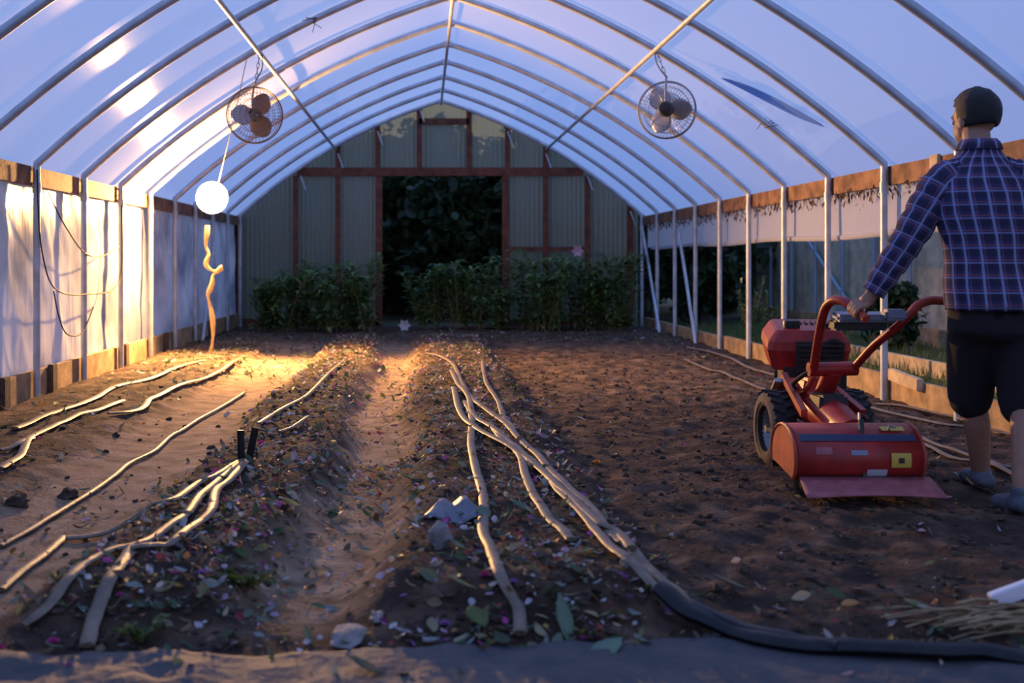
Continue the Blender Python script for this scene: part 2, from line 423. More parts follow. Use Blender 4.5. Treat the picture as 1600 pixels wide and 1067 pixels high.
# side walls of film
def wl(u, v):
    y = -4+(YE+4)*u; z = .12+(ZB-.1-.12)*v
    n = noise.noise(Vector((y*1.1, z*.5, 1)))*.035 + noise.noise(Vector((y*3.2+z*1.4, z*1.2, 4)))*.022 + noise.noise(Vector((y*7+z*5, z*2.5, 7)))*.01
    return Vector((XL-.10+n, y, z))
tag(MB().grid(wl, 420, 40).build('wall_left', 'wallfilm', origin=(XL,0,0)), kind='structure')
def wr(u, v):
    y = -4+(YE+4)*u; z = 1.27+(ZB-.14-1.27)*v
    n = noise.noise(Vector((y*1.5, z, 11)))*.02 + noise.noise(Vector((y*5, z*2, 14)))*.012
    return Vector((XR+.095+n, y, z))
wrr = tag(MB().grid(wr, 260, 14).build('wall_right', 'curtain', origin=(XR,0,0)), kind='structure')
rl = MB().tube([(XR+.095+.012*math.sin(y*2.1), y, 1.265+.012*math.sin(y*1.7)) for y in [-4+i*.25 for i in range(int((YE+4)/.25))]], .026, 8)
tag(rl.build('curtain_roll', 'curtain'), 'rolled lower edge of the white side curtain on the right', 'curtain roll')
# hip boards and baseboards
tag(MB().box((XL-.055, (YE-4)/2, 1.70), (.04, YE+4, .145)).build('trim_1', 'rail', smooth=False), kind='structure')
tag(MB().box((XR+.055, (YE-4)/2, 1.70), (.04, YE+4, .145)).build('trim_2', 'rail', smooth=False), kind='structure')
tag(MB().box((XL-.055, (YE-4)/2, .09), (.04, YE+4, .24)).build('baseboard_left', 'board', smooth=False), kind='structure')
br = thing('baseboard_right', (XR+.055, 9, 0), kind='structure')
for (y0, y1, z1, m_) in ((3.5,6.9,.17,'board'), (6.95,10.2,.185,'board'), (10.25,13.6,.17,'board'), (13.65,YE-.1,.15,'board')):
    MB().box((XR+.055, (y0+y1)/2, z1/2-.03), (.04, y1-y0, z1+.06)).build('board', m_, br, smooth=False)
for y in (16.2, 13.4, 11.6, 9.35, 8.3):
    tag(MB().box((XL-.01, y-.16, .10), (.045,.12,.26)).build('wooden_stake', 'darkwood', bevel=.006), 'dark wooden stake against the left baseboard', 'stake', 'stakes along the left baseboard')
tag(MB().box((XR+.01, 8.42, .185), (.05,.52,.09), Matrix.Rotation(.06,3,'X')).build('wooden_block', 'palewood', bevel=.006), 'short pale board on the right baseboard behind the tiller', 'board')
tag(MB().box((XR+.02, 7.95, 1.705), (.028,.13,.16)).build('wooden_cleat', 'palewood', bevel=.005), 'pale block nailed on the right hip rail', 'block')

vd = MB()
for _ in range(900):
    y = random.uniform(8.0, YE-.2); z = 1.64-abs(random.gauss(0,.055)); L = random.uniform(.02,.07)
    leafshape(vd, Vector((XR+.04+random.uniform(-.01,.012), y, z)), L, L*.3, random.uniform(0,6.3), (random.gauss(1.3,.4), random.gauss(0,.5)), .3, random.choice(((.12,.07,.035),(.2,.13,.07),(.07,.045,.025))))
tag(vd.build('dried_vines', 'leaf', origin=(XR,12,1.4), smooth=False), 'dried brown vine scraps clinging under the right hip rail', 'dried vines', kind='stuff')
for (px, py, n_, lab) in ((1370,118,8,'tuft of wire tied to a right roof hoop near the man'), (490,30,7,'tangle of wire on a hoop near the roof peak, left side'), (1207,193,7,'wire tuft on a hoop beside the blue roof patch')):
    Yt = YE-n_*D-.03; c_ = at(px, py, Yt); m_ = MB()
    for i in range(4):
        m_.tube(catmull([c_, c_+Vector((random.gauss(0,.05),random.gauss(0,.02),random.gauss(-.01,.03))), c_+Vector((random.gauss(-.06,.07),random.gauss(0,.03),random.gauss(-.03,.03)))], 5), .003, 5)
    tag(m_.build('wire_tuft', 'cord'), lab, 'wire')

# ------------------------------------------------------------------ end wall
YW = YE+.10
wb = thing('wall_back', (CX, YW, 0), kind='structure')
def bx(px): return (px-VX)*YW/F
def bz(py): return HC-(py-VY)*YW/F
BT, BB = bz(262), bz(275)
def wtop(x): return arch(x-CX)+.01
def corr(x0, x1, z0f, z1f, name='panel'):
    m = MB(); n = max(4, int((x1-x0)/.0125)); vs = []
    for i in range(n+1):
        x = x0+(x1-x0)*i/n; y = YW+.05+.012*math.sin(x*2*pi/.075)
        vs += [Vector((x, y, z0f(x))), Vector((x, y, z1f(x)))]
    m.add(vs, [(2*i, 2*i+2, 2*i+3, 2*i+1) for i in range(n)])
    return m.build(name, 'panel', wb)
studs = [bx(375), bx(462), bx(528), bx(592), bx(790), bx(853), bx(918), bx(985)]
edges_low = [XL+.03]+studs[:4], studs[4:]+[XR-.03]
for e in edges_low:
    for a, b in zip(e[:-1], e[1:]): corr(a, b, lambda x: .02, lambda x: max(.03, min(wtop(x), (BT+BB)/2)))
up = [bx(462), bx(528), bx(590), bx(655), bx(733), bx(793), bx(853), bx(918)]
for a, b in zip(up[:-1], up[1:]): corr(a, b, lambda x: (BT+BB)/2, lambda x: max((BT+BB)/2+.01, wtop(x)))
for i, x in enumerate(studs):
    w = .11 if i in (3,4) else .085
    MB().box((x, YW, (min(wtop(x), BB))/2), (w, .07, min(wtop(x), BB))).build('stud', 'redwood', wb, smooth=False)
for x in up[1:-1]:
    MB().box((x, YW, (BT+wtop(x))/2), (.085, .07, wtop(x)-BT)).build('stud', 'redwood', wb, smooth=False)
xb = HW*.73
MB().box((CX-.02, YW-.005, (BT+BB)/2), (bx(916)-bx(470), .085, BT-BB)).build('beam', 'redwood', wb, smooth=False)
MB().box(((up[3]+up[4])/2, YW, bz(190)), (up[4]-up[3], .07, .1)).build('crossbar', 'redwood', wb, smooth=False)
MB().box(((studs[4]+studs[6])/2, YW, bz(389)), (studs[6]-studs[4], .06, .07)).build('crossbar', 'redwood', wb, smooth=False)
MB().box(((studs[0]+studs[3])/2, YW, .06), (studs[3]-studs[0], .07, .12)).build('sill', 'redwood', wb, smooth=False)
MB().box(((studs[4]+studs[7])/2, YW, .06), (studs[7]-studs[4], .07, .12)).build('sill', 'redwood', wb, smooth=False)
for (px, py) in ((655,168),(735,168),(590,205),(793,205),(528,240),(853,240),(918,275),(470,275),(985,330)):
    MB().bar(at(px,py,YE+.03), at(px+8,py+22,YE+.03), .02,.02).build('strap', 'pipe', wb, smooth=False)

# braces
for (a, b, lab) in ((at(1067,365,3.5*F/405), Vector((XR-.06,14.62,.0)), 'slanting metal brace pipe between right posts in front of dark opening'),
                    (Vector((XR-.06,18.2,1.6)), Vector((XR-.06,16.85,.0)), 'slanting metal brace pipe at the far right corner'),
                    (Vector((XL+.06,15.9,1.3)), Vector((XL+.06,15.05,-.0)), 'slanting metal brace pipe on the left wall behind the lamp')):
    a.x = b.x
    tag(MB().tube([a, b], .022, 8).build('brace_pipe', 'pipe'), lab, 'brace')

# ------------------------------------------------------------------ lamp
LP = Vector((-2.27, 12.35, 1.73)); ax = Vector((.04, -1, -.02)).normalized()
lt = thing('work_lamp', LP, 'blazing work lamp with metal reflector hanging by the left wall', 'lamp')
MB().lathe([(.03,-.15),(.05,-.145),(.10,-.11),(.14,-.06),(.165,-.01),(.17,.0)], LP, ax, 28).build('reflector', 'alu', lt, solid=.003)
MB().lathe([(.0,-.24),(.026,-.24),(.03,-.2),(.03,-.145),(.022,-.12),(0,-.12)], LP, ax, 16).build('socket', 'black', lt)
b = MB().ball(LP+ax*.02, .05, 20, 14)
b.lathe([(.02,-.12),(.022,-.06),(.04,-.02)], LP, ax, 16).build('bulb', 'bulb', lt)
top = at(388, 80, YE-7*D-.02)
crd = MB().tube(catmull([top+Vector((0,0,0)), top*.6+(LP-ax*.23)*.4+Vector((0,0,-.03)), (LP-ax*.23)+Vector((0,.0,.02))], 10), .0035, 6)
tag(crd.build('lamp_cord', 'cord'), 'thin dark cord running from the left purlin down to the lamp', 'cord')
# twisted strip dangling below the lamp
zs = MB(); Yz = LP.y-.03
pp = [at(x, y, Yz) for x, y in ((324,352),(323,368),(322,385),(326,398),(322,412),(328,421),(338,424),(346,418),(340,425),(333,430),(331,445),(325,460),(327,472),(331,490),(333,515),(332,535),(328,555),(327,566))]
pc = catmull(pp, 4); zs.tube(pc, [.022+.008*math.sin(i*.5) for i in range(len(pc))], 8, r2=.008, up=(0,1,0.2))
tag(zs.build('twisted_strip', 'twist'), 'golden twisted plastic strip dangling below the lamp to the ground', 'strip')
# wires on left wall
for i, (pts, lab) in enumerate((
    (((58,265),(60,330),(66,395),(85,450),(130,460),(186,440),(190,320)), 'long slack wire looping across the left film wall'),
    (((75,300),(100,350),(132,395),(160,400),(186,385)), 'short wire drooping between two left posts'),
    (((84,455),(92,495),(105,522),(128,520),(146,480)), 'low hanging wire loop on the left film wall'))):
    P = []
    for (px, py) in pts:
        X = XL+.035; Y = X*F/(px-VX); P.append(Vector((X, Y, HC-(py-VY)*Y/F)))
    tag(MB().tube(catmull(P, 6), .006, 6).build('loose_wire', 'cord'), lab, 'wire')

# ------------------------------------------------------------------ fans
def fan(c, nrm, r, label, rear, hang, blade0):
    c = Vector(c); nrm = Vector(nrm).normalized()
    t = thing('hanging_fan', c-Vector((0,0,r)), label, 'fan', 'circulation fans under the purlins')
    x = nrm.orthogonal().normalized(); x = Vector((0,0,1)).cross(nrm).normalized(); y = nrm.cross(x)
    cg = MB()
    circ = lambda rr, t_: [c+nrm*t_+(x*math.cos(2*pi*i/48)+y*math.sin(2*pi*i/48))*rr for i in range(48)]
    for (rr, t_, w) in ((r,-.0,.006),(r*.98,.05,.004),(r*.98,-.05,.004),(r*.8,.075,.0022),(r*.6,.085,.0022),(r*.4,.09,.0022),(r*.22,.092,.003),(r*.8,-.075,.0022),(r*.6,-.085,.0022),(r*.22,-.09,.003)):
        cg.tube(circ(rr, t_), w, 5, close=True)
    for i in range(44):
        a = 2*pi*i/44; d = x*math.cos(a)+y*math.sin(a)
        for s in (1,-1):
            cg.tube([c+d*r*.06+nrm*s*.092, c+d*r*.6+nrm*s*.085, c+d*r*.85+nrm*s*.07, c+d*r*.98+nrm*s*.045, c+d*r], .0014, 4, caps=False)
    cg.build('cage', 'cagerust' if not rear else 'cage', t)
    for k in range(3):
        a = blade0+k*2*pi/3; m = MB()
        def bf(u, v, a=a):
            rr = r*(.13+.74*v); hw = r*(.06+.31*math.sin(pi*(.06+.9*v))**.7)
            er_ = x*math.cos(a)+y*math.sin(a); et = -x*math.sin(a)+y*math.cos(a); q = (u-.5)*2
            return c+er_*(rr-.05*r*q*q)+et*hw*q+nrm*(q*.045*(1-.4*v)+.012*q*q)
        m.grid(bf, 8, 8).build('blade', 'brownblade' if (not rear and k != 1) else 'blade', t, solid=.003)
    MB().lathe([(0,.07),(.03,.07),(.035,.05),(.035,-.0),(0,-.0)], c, nrm, 16).build('hub', 'blade', t)
    MB().lathe([(0,-.0),(.055,-.01),(.065,-.06),(.065,-.15),(.05,-.19),(0,-.2)], c, nrm, 18).build('motor', 'dark', t)
    MB().tube([c-nrm*.1+y*.04, c-nrm*.12+y*r*.7, c-nrm*.06+y*(r+.02), c+y*(r+.04)], .01, 8).build('bracket', 'cage', t)
    # chain of oval links up to the purlin
    hang = Vector(hang); s0 = c+y*(r+.03); d = hang-s0; k = max(3, int(d.length/.045)); ch = MB()
    for i in range(k):
        p = s0+d*((i+.5)/k); side = x if i%2 else nrm; L_ = d.length/k*.62
        ch.tube([p+d.normalized()*math.cos(a_)*L_+side*math.sin(a_)*.011 for a_ in [2*pi*q/10 for q in range(10)]], .0035, 5, close=True)
    ch.build('chain', 'cage', t)
    MB().tube(catmull([hang+x*.015, (hang+s0)/2+x*.035+nrm*.02, s0-nrm*.06], 6), .005, 5).build('cord', 'cord', t)
    return t
yf = YE-7*D
fan(at(398,180,yf-.02), (.35,-1,-.12), .242, 'dusty brown round cage fan hanging from the left purlin near the lamp', False, (CX-PO, yf-.02, PZ), 1.05)
fan(at(1042,172,yf-.1), (.30,1,.05), .245, 'grey round cage fan showing its black motor, hanging at right', True, (CX+PO+.02, yf-.1, PZ), 1.0)

# ------------------------------------------------------------------ drip tapes
def S6(pts): return [(x/1.95, 520+y/1.95) for x, y in pts]
def S7(pts): return [(500+x/1.95, 520+y/1.95) for x, y in pts]
def S2(pts): return [(1100+x/2.372, 430+y/2.372) for x, y in pts]
def tape(pts, label, w=.019, m='tape', th=.008, up=0.0, name='drip_tape', group='drip irrigation tapes on the soil'):
    P = [G(x, y, .006+up) for x, y in pts]; Q = catmull(P, 12)
    zz = [max(Hn(q.x, q.y), Hn(q.x+w*.8, q.y), Hn(q.x-w*.8, q.y)) for q in Q]; k = len(Q)
    zz = [max(zz[max(0,i-2):i+3]) for i in range(k)]; zz = [sum(zz[max(0,i-3):i+4])/len(zz[max(0,i-3):i+4]) for i in range(k)]
    for i, q in enumerate(Q): q.z = zz[i]+th*.75+.007+up
    tb = MB().tube(Q, [w*(1+.12*noise.noise(Vector((i*.18, w*99, len(Q))))) for i in range(len(Q))], 8, r2=th, up=(0,0,1))
    return tag(tb.build(name, m), label, 'drip tape' if name == 'drip_tape' else 'pipe', group)
tape(S7([(325,70),(400,95),(430,150),(470,215),(540,265),(600,320),(650,370),(710,440),(775,500),(835,560),(880,620),(965,700),(1050,780),(1130,848)]), 'longest drip tape on the centre bed, its rightmost strand, ending at the black pipe')
tape(S7([(400,120),(420,160),(452,200),(466,250),(520,290),(580,345),(640,395),(695,445),(735,500),(795,555),(848,625),(915,695),(985,760),(1050,835)]), 'drip tape twisting left beside the longest strand of the centre bed', up=.006)
tape(S7([(408,175),(425,240),(462,290),(530,325),(600,372),(650,405),(715,462),(775,520),(850,592),(905,628),(950,680)]), 'drip tape that bows left at the far end before joining the centre strands', up=.011)
tape(S7([(440,215),(462,260),(460,340),(472,410),(490,470),(500,540),(497,610),(520,670),(545,740),(580,810),(605,850),(610,940)]), 'single drip tape down the left of the centre bed to the black fabric')
tape(S7([(515,285),(560,340),(605,385),(625,440),(650,500),(690,560),(735,605),(765,640)]), 'short drip tape ending midway on the centre bed')
tape(S7([(495,95),(505,150),(540,210),(565,275),(595,305)]), 'far drip tape on the right side of the centre bed', w=.017)
tape(S6([(0,655),(100,600),(190,545),(270,495),(350,440),(400,400),(470,365),(520,320),(560,298),(620,260),(700,215),(745,185)]), 'long thin drip tape crossing the sandy left path', w=.014)
tape(S6([(200,630),(290,625),(380,600),(450,560),(530,520),(600,470),(660,440),(715,405),(742,392)]), 'upper of the drip tapes fanning from the black stubs, bending to the left')
tape(S6([(72,910),(120,870),(190,790),(270,710),(350,670),(430,652),(500,608),(570,560),(620,500),(690,440),(745,398)]), 'drip tape curving from the black stubs to the lower left fabric')
tape(S6([(400,664),(480,657),(540,637),(600,592),(645,550),(660,490),(705,450),(748,402)]), 'lower right drip tape fanning out from the black stubs', up=.006)
tape(S6([(265,962),(285,890),(320,800),(370,710),(402,662)]), 'short wide drip tape hanging toward the viewer at lower left', w=.022)
tape(S6([(0,790),(60,735),(130,685),(192,628)]), 'grey drip tape end at the left edge of the picture')
tape(S6([(45,297),(120,265),(200,235),(280,208),(350,170),(420,155),(500,125),(560,105),(625,88)]), 'drip tape nearest the left wall, brightly lit', w=.026)
tape(S6([(0,420),(60,388),(98,325),(160,292),(230,260),(300,240),(375,212)]), 'drip tape snaking across the left bed toward the viewer', w=.024)
tape(S6([(0,362),(55,345),(98,328)]), 'short drip tape piece at the far left edge', w=.022)
tape(S6([(330,250),(390,246),(440,230),(462,205),(520,178),(600,155),(680,120),(730,85)]), 'drip tape with an S bend on the left bed near the lamp', w=.024)
tape(S6([(790,285),(850,245),(940,200),(1000,130),(1050,85)]), 'drip tape along the far left-centre bed behind the stubs', w=.017)
tape(S6([(850,312),(900,290),(940,262)]), 'short drip tape scrap right of the black stubs', w=.014)
tape(S2([(530,482),(650,505),(780,535),(900,560),(1000,572),(1100,588),(1180,610),(1240,640)]), 'drip tape behind the tines running right, brightly lit', w=.02)
tape(S2([(640,480),(750,492),(900,530),(1000,550),(1180,572)]), 'drip tape closest to the right baseboard', w=.018)
tape(S2([(800,602),(900,650),(1000,685),(1100,715),(1200,728)]), 'upper drip tape right of the tiller hood', w=.016)
tape(S2([(800,622),(880,668),(980,702),(1130,747),(1220,775)]), 'lower drip tape right of the tiller hood', w=.016)
tape(S2([(-60,275),(60,302),(150,340),(220,365),(285,388)]), 'far right drip tape beyond the tiller wheel, upper strand', w=.022)
tape(S2([(-70,320),(0,347),(80,372),(160,402),(232,430)]), 'far right drip tape beyond the tiller wheel, lower strand', w=.02)
# black lay-flat header pipes
def bl(pts, label, w, th, up=.01):
    tape(pts, label, w=w, m='black', th=th, up=up, name='header_pipe', group='black header pipes in the foreground')
bl([(1030,938),(1075,968),(1130,992),(1210,1012),(1330,1026),(1450,1030),(1540,1032),(1640,1046)], 'black header pipe curving along the bottom right foreground', .034, .022)
bl([(1068,948),(1130,976),(1200,996),(1262,1010),(1310,1020)], 'thinner black pipe lying above the header pipe in the foreground', .02, .014, .03)
for (p0, p1, lab) in (((377,722),(376,672),'left black upright stub of the drip tape pair'), ((388,720),(399,668),'right black upright stub of the drip tape pair')):
    a = G(*p0); Yq = a.y; tp = at(p1[0], p1[1], Yq)
    tag(MB().tube([a-Vector((0,0,.01)), (a+tp)/2, tp], .017, 8, r2=.006, up=(0,1,0)).build('tape_stub', 'black'), lab, 'stub', 'black stubs standing on the left-centre bed')

# foreground weed fabric
def matf(u, v):
    x = -1.15+3.0*u; y0 = 2.45; y1 = 3.08+.06*math.sin(x*2.2)+.05*noise.noise(Vector((x*3, 0, 8)))
    y = y0+(y1-y0)*v
    z = max(Hn(x, y), Hs(x, y)) + .012 + .02*abs(noise.noise(Vector((x*2.2, y*6, 3)))) + .008*noise.noise(Vector((x*9, y*9, 1)))
    return Vector((x, y, z))
tag(MB().grid(matf, 150, 36).build('weed_fabric', 'mat', solid=.003), 'dark blue-grey weed fabric strip across the bottom foreground', 'fabric')

# ------------------------------------------------------------------ litter
lit = MB(); pet = MB()
greens = [(.05,.10,.03),(.07,.13,.05),(.10,.14,.07),(.04,.07,.035),(.15,.2,.13),(.2,.19,.07),(.26,.3,.26),(.3,.32,.33)]
straw = [(.42,.34,.2),(.25,.18,.09),(.18,.12,.06),(.3,.24,.14),(.13,.09,.05),(.09,.06,.04)]
petc = [(.62,.6,.62),(.6,.5,.4),(.42,.06,.26),(.32,.12,.38),(.5,.3,.42),(.5,.46,.5),(.45,.17,.04),(.4,.3,.06),(.34,.04,.05),(.45,.4,.47)]
def scatter(x0, x1, y0, y1, n, bias=1.0, pf=.3, size=1.0):
    for _ in range(n):
        y = y0+(y1-y0)*(random.random()**bias); x = random.gauss((x0+x1)/2, (x1-x0)*.27) if random.random() < .7 else random.uniform(x0, x1)
        p = Vector((x, y, Hn(x, y)+random.uniform(.004,.022)))
        tl = (random.gauss(0,.45), random.gauss(0,.45)); rz = random.uniform(0, 2*pi)
        if random.random() < pf:
            s = (.009+.02*random.random()**2)*size; leafshape(pet, p, s*1.3, s, rz, tl, random.uniform(0,.9), random.choice(petc), .3)
        else:
            L = (.018+.06*random.random()**2)*size
            c = random.choice(greens) if random.random() < .62 else random.choice(straw)
            W = L*random.uniform(.25,.6) if random.random() < .7 else L*.1
            leafshape(lit, p, L, W, rz, tl, random.uniform(-.2,.7), c)
scatter(-2.85, -.6, 10.2, 14.2, 1100, 1, .03, 1.3)
scatter(-1.1, .7, 6.5, 13, 1500, 1, .4, 1.0)
scatter(-.15, .8, 3.1, 15.0, 4600, 1.5)
scatter(-1.15, -.45, 3.3, 15.0, 3300, 1.4)
scatter(-2.9, -1.75, 4, 15.0, 900, 1.2, .12)
scatter(-1.2, -.2, 3.1, 4.6, 420, 1, .25)
scatter(-.55, 0, 4.7, 6.1, 330, 1, .3)
scatter(-2.0, -1.0, 3.3, 5.5, 260, 1, .15)
scatter(.8, 3.2, 3.0, 9, 260, 1.4, .4, .8)
scatter(.9, 2.0, 3.0, 3.6, 130, 1, .2)
scatter(2.6, 3.45, 8, 16, 300, 1, .1)
scatter(-1.4, 1.6, 2.85, 3.25, 190, 1, .25)
scatter(-2.8, 3.3, 14.5, 17.8, 1500, 1, .1)
tag(lit.build('leaf_litter', 'leaf', origin=(0,0,0), smooth=False), 'scattered leaf and straw litter over the planting beds', 'litter', kind='stuff')
tag(pet.build('petal_litter', 'petal', origin=(0,0,0), smooth=False), 'scattered pink, purple and white petals over the beds', 'petals', kind='stuff')
cl = MB()
def clods(n, x0, x1, y0, y1, bias, smin=.008, smax=.03):
    for _ in range(n):
        y = y0+(y1-y0)*random.random()**bias; x = random.uniform(x0, x1); s = smin+(smax-smin)*random.random()**2.2
        cl.ball((x, y, Hn(x, y)+s*.25), s, 6, 4, (1.2, 1, .75), Matrix.Rotation(random.uniform(0,6),3,'Z'), .7)
clods(2300, .75, 3.35, 3.0, 13, 1.6, .005, .02); clods(500, -1.1, -.5, 3.1, 9, 1.6, .005, .018); clods(500, -.05, .7, 3.1, 9, 1.6, .005, .018); clods(90, -2.6, -1.1, 3.6, 9, 1.4, .005, .02)
tag(cl.build('soil_clods', 'clod', origin=(0,0,0)), 'loose crumbs and clods of brown soil', 'soil', kind='stuff')

# individual bits on the ground
def bigclod(px, py, s, lab):
    p = G(px, py); tag(MB().ball(p+Vector((0,0,s*.4)), s, 14, 9, (1.1,1,.8), None, .6).build('soil_clod', 'clod'), lab, 'clod')
bigclod(28, 790, .042, 'big dark soil clod at the left edge on the path')
bigclod(108, 778, .036, 'dark soil clod on the path, right of the bigger one at left edge')
def rock(px, py, s, sc, m, lab, nm='stone'):
    p = G(px, py); tag(MB().ball(p+Vector((0,0,s*sc[2]*.6)), s, 12, 8, sc, Matrix.Rotation(px*.7,3,'Z'), .55).build(nm, m, smooth=False), lab, 'stone')
rock(686, 855, .042, (1,.8,1.2), 'rock', 'pale upright stone on the left of the centre bed')
rock(545, 1000, .06, (1.5,.8,.35), 'rock', 'flat tan stone slab at the front of the centre path')
rock(590, 968, .03, (1.5,.7,.5), 'rock', 'small flat stone beside the slab in the front path')
sp = G(708, 812); sm = MB().grid(lambda u, v: sp+Vector(((u-.5)*.26*(1-.5*v), (v-.5)*.14, .012+.06*v*(1-abs(u-.6))+.02*math.sin(u*9))), 8, 5)
tag(sm.build('plastic_scrap', 'scrap', solid=.003), 'grey-blue crumpled plastic scrap behind the pale stone', 'scrap')
sp2 = G(1585, 952); tag(MB().box(sp2+Vector((0,0,.05)), (.15,.03,.045), Matrix.Rotation(-.35,3,'Y')).build('white_marker', 'whitep', bevel=.004), 'white plastic piece at the right edge on dry stalks', 'plastic piece')
def blossom(px, py, s, col, lab, nm='blossom'):
    p = G(px, py); m = MB()
    for ring, (k, tl, rr) in enumerate(((8,.25,1),(7,.6,.75),(5,1.0,.5))):
        for i in range(k):
            a = 2*pi*i/k+ring*.4; d = Vector((math.cos(a), math.sin(a), 0))
            leafshape(m, p+d*s*.42*rr+Vector((0,0,s*.22+ring*s*.14)), s*.85*rr, s*.5*rr, a-pi/2, (tl,0), .2, tuple(c*random.uniform(.8,1.15) for c in col))
    tag(m.build(nm, 'petal', smooth=False), lab, 'flower')
pk = (.55,.05,.28); pu = (.36,.14,.42); orr = (.6,.24,.04); ye = (.6,.42,.05); rd = (.42,.03,.03); pw = (.6,.45,.55)
for a in ((108,1048,.030,pk,'bright pink blossom at the bottom left corner on the fabric'),
          (83,1006,.026,pk,'pink blossom just above the left end of the fabric'),
          (188,932,.018,pk,'small pink blossom between the two lower left tapes'),
          (408,695,.035,pk,'pink blossom just right of the black stubs'),
          (316,898,.026,pu,'lilac blossom on the front of the left-centre bed'),
          (362,856,.028,pw,'pale pink blossom on the left-centre bed below the tapes'),
          (758,902,.026,pk,'magenta blossom right beside the single centre tape'),
          (802,912,.022,pu,'purple blossom right of the magenta one'),
          (795,665,.03,pu,'purple blossom far up the centre bed'),
          (652,706,.034,pw,'pale pink blossom on the left shoulder of the centre bed'),
          (695,978,.024,pu,'purple blossom at the front of the centre bed'),
          (905,1030,.030,pw,'pale blossom beside the large leaf at the bottom centre'),
          (932,725,.034,orr,'orange blossom at the right edge of the centre bed'),
          (592,737,.036,ye,'yellow blossom beside the centre path'),
          (416,792,.024,rd,'red blossom on the middle of the left-centre bed'),
          (1440,832,.022,pw,'pale pink blossom on the tilled soil behind the flap')): blossom(*a)
def bigleaf(px, py, L, W, rz, col, lab, tilt=(.35,.1)):
    p = G(px, py, .03); m = MB(); leafshape(m, p, L, W, rz, tilt, .25, col)
    tag(m.build('fallen_leaf', 'leaf', solid=.0015), lab, 'leaf')
for a in ((882,970,.16,.05,.25,(.16,.24,.15),'narrow upright green leaf at the front of the centre bed',(.9,.1)),
          (945,1018,.13,.075,-1.0,(.2,.3,.2),'large pale green leaf near the bottom centre',(.3,.1)),
          (720,912,.10,.04,1.3,(.16,.17,.05),'yellow-green leaf left of the single centre tape'),
          (745,965,.10,.07,.4,(.11,.15,.03),'bright green leaf below the magenta blossom'),
          (755,802,.10,.06,.2,(.14,.2,.12),'grey-green leaf lying across the single centre tape'),
          (815,792,.11,.06,.9,(.08,.16,.1),'green leaf between the two centre tapes'),
          (640,748,.10,.06,1.4,(.09,.15,.04),'green leaf beside the yellow blossom'),
          (455,787,.10,.06,1.2,(.13,.17,.03),'yellow-green leaf on the right slope of the left-centre bed'),
          (1445,955,.13,.045,1.5,(.15,.19,.12),'curved pale leaf on the tilled soil at lower right'),
          (1140,912,.12,.05,1.3,(.13,.14,.1),'grey leaf left on the tilled soil above the header pipe'),
          (570,1042,.11,.05,1.2,(.05,.08,.04),'dark green leaf on the fabric at the bottom')): bigleaf(*a)
def weed(px, py, h, n, label, spread=.09, cols=((.09,.13,.02),(.06,.10,.03),(.14,.15,.03))):
    p = G(px, py); t = thing('weed_plant', p, label, 'weed'); st = MB(); lf = MB()
    for i in range(n):
        a = random.uniform(0, 2*pi); e = p+Vector((math.cos(a)*spread*random.uniform(.4,1.2), math.sin(a)*spread*random.uniform(.4,1.2), h*random.uniform(.5,1)))
        pts = catmull([p, (p+e)/2+Vector((0,0,h*.2)), e], 4); st.tube(pts, .003, 5)
        for q in pts[2:]:
            leafshape(lf, q, random.uniform(.03,.06), .022, random.uniform(0,6.3), (random.gauss(.2,.5), random.gauss(0,.5)), .3, random.choice(cols))
    st.build('stem', 'stalk', t); lf.build('foliage', 'leaf', t, smooth=False)
weed(385, 925, .08, 9, 'green weed lying on the front right of the left-centre bed', .12)
weed(222, 1002, .06, 7, 'small green weed above the fabric at lower left', .08)
weed(1180, 545, .12, 8, 'low weed at the foot of the right posts', .2)
bs = MB(); bp = G(1560, 985)
for i in range(40):
    a = bp+Vector((random.gauss(0,.1), random.gauss(0,.06), random.uniform(.005,.05))); d = Vector((random.uniform(.5,1), random.uniform(-.2,.45), random.uniform(-.05,.08)))*random.uniform(.08,.2)
    bs.tube([a-d, a+Vector((0,0,.01)), a+d], random.uniform(.002,.005), 5)
tag(bs.build('stalk_heap', 'stalk', smooth=True), 'heap of dry stalks at the lower right corner', 'stalks', kind='stuff')

# ------------------------------------------------------------------ plants at the end wall
def lily(x, y, h, label, group):
    p = Vector((x, y, Hn(x, min(y, YE))-.01)); t = thing('leafy_plant', p, label, 'plant', group); st = MB(); lf = MB()
    for k in range(random.randint(5,8)):
        a = random.uniform(0,2*pi); hh = h*random.uniform(.7,1.08); b0 = p+Vector((random.gauss(0,.06), random.gauss(0,.05), 0))
        e = b0+Vector((math.cos(a)*hh*random.uniform(.1,.38), math.sin(a)*hh*.16, hh)); pts = catmull([b0, (b0+e)/2+Vector((0,0,hh*.1)), e], 8)
        st.tube(pts, [.007*(1-.6*i/len(pts)) for i in range(len(pts))], 5)
        for i, q in enumerate(pts[2:]):
            for s in range(3):
                aa = random.uniform(0, 2*pi); L = random.uniform(.14,.26)
                d = Vector((math.cos(aa), math.sin(aa), 0)); c = random.choice(((.12,.22,.06),(.16,.27,.08),(.08,.15,.05),(.20,.30,.10)))
                leafshape(lf, q+d*L*.45+Vector((0,0,.02)), L, L*.26, aa-pi/2, (random.uniform(-.3,.6),0), -.5, c, .3)
    st.build('stem', 'stalk', t); lf.build('foliage', 'leaf', t, smooth=False)
for i in range(9): lily(-2.35+i*.19+random.uniform(-.04,.04), 17.3+random.uniform(-.4,.5), random.uniform(.7,1.15), 'bushy green plant standing left of the end doorway', 'plants left of the doorway')
for i in range(6): lily(.0+i*.23+random.uniform(-.04,.04), 17.6+random.uniform(-.3,.4), random.uniform(.5,1.1), 'bushy green plant standing in front of the dark doorway', 'plants in front of the doorway')
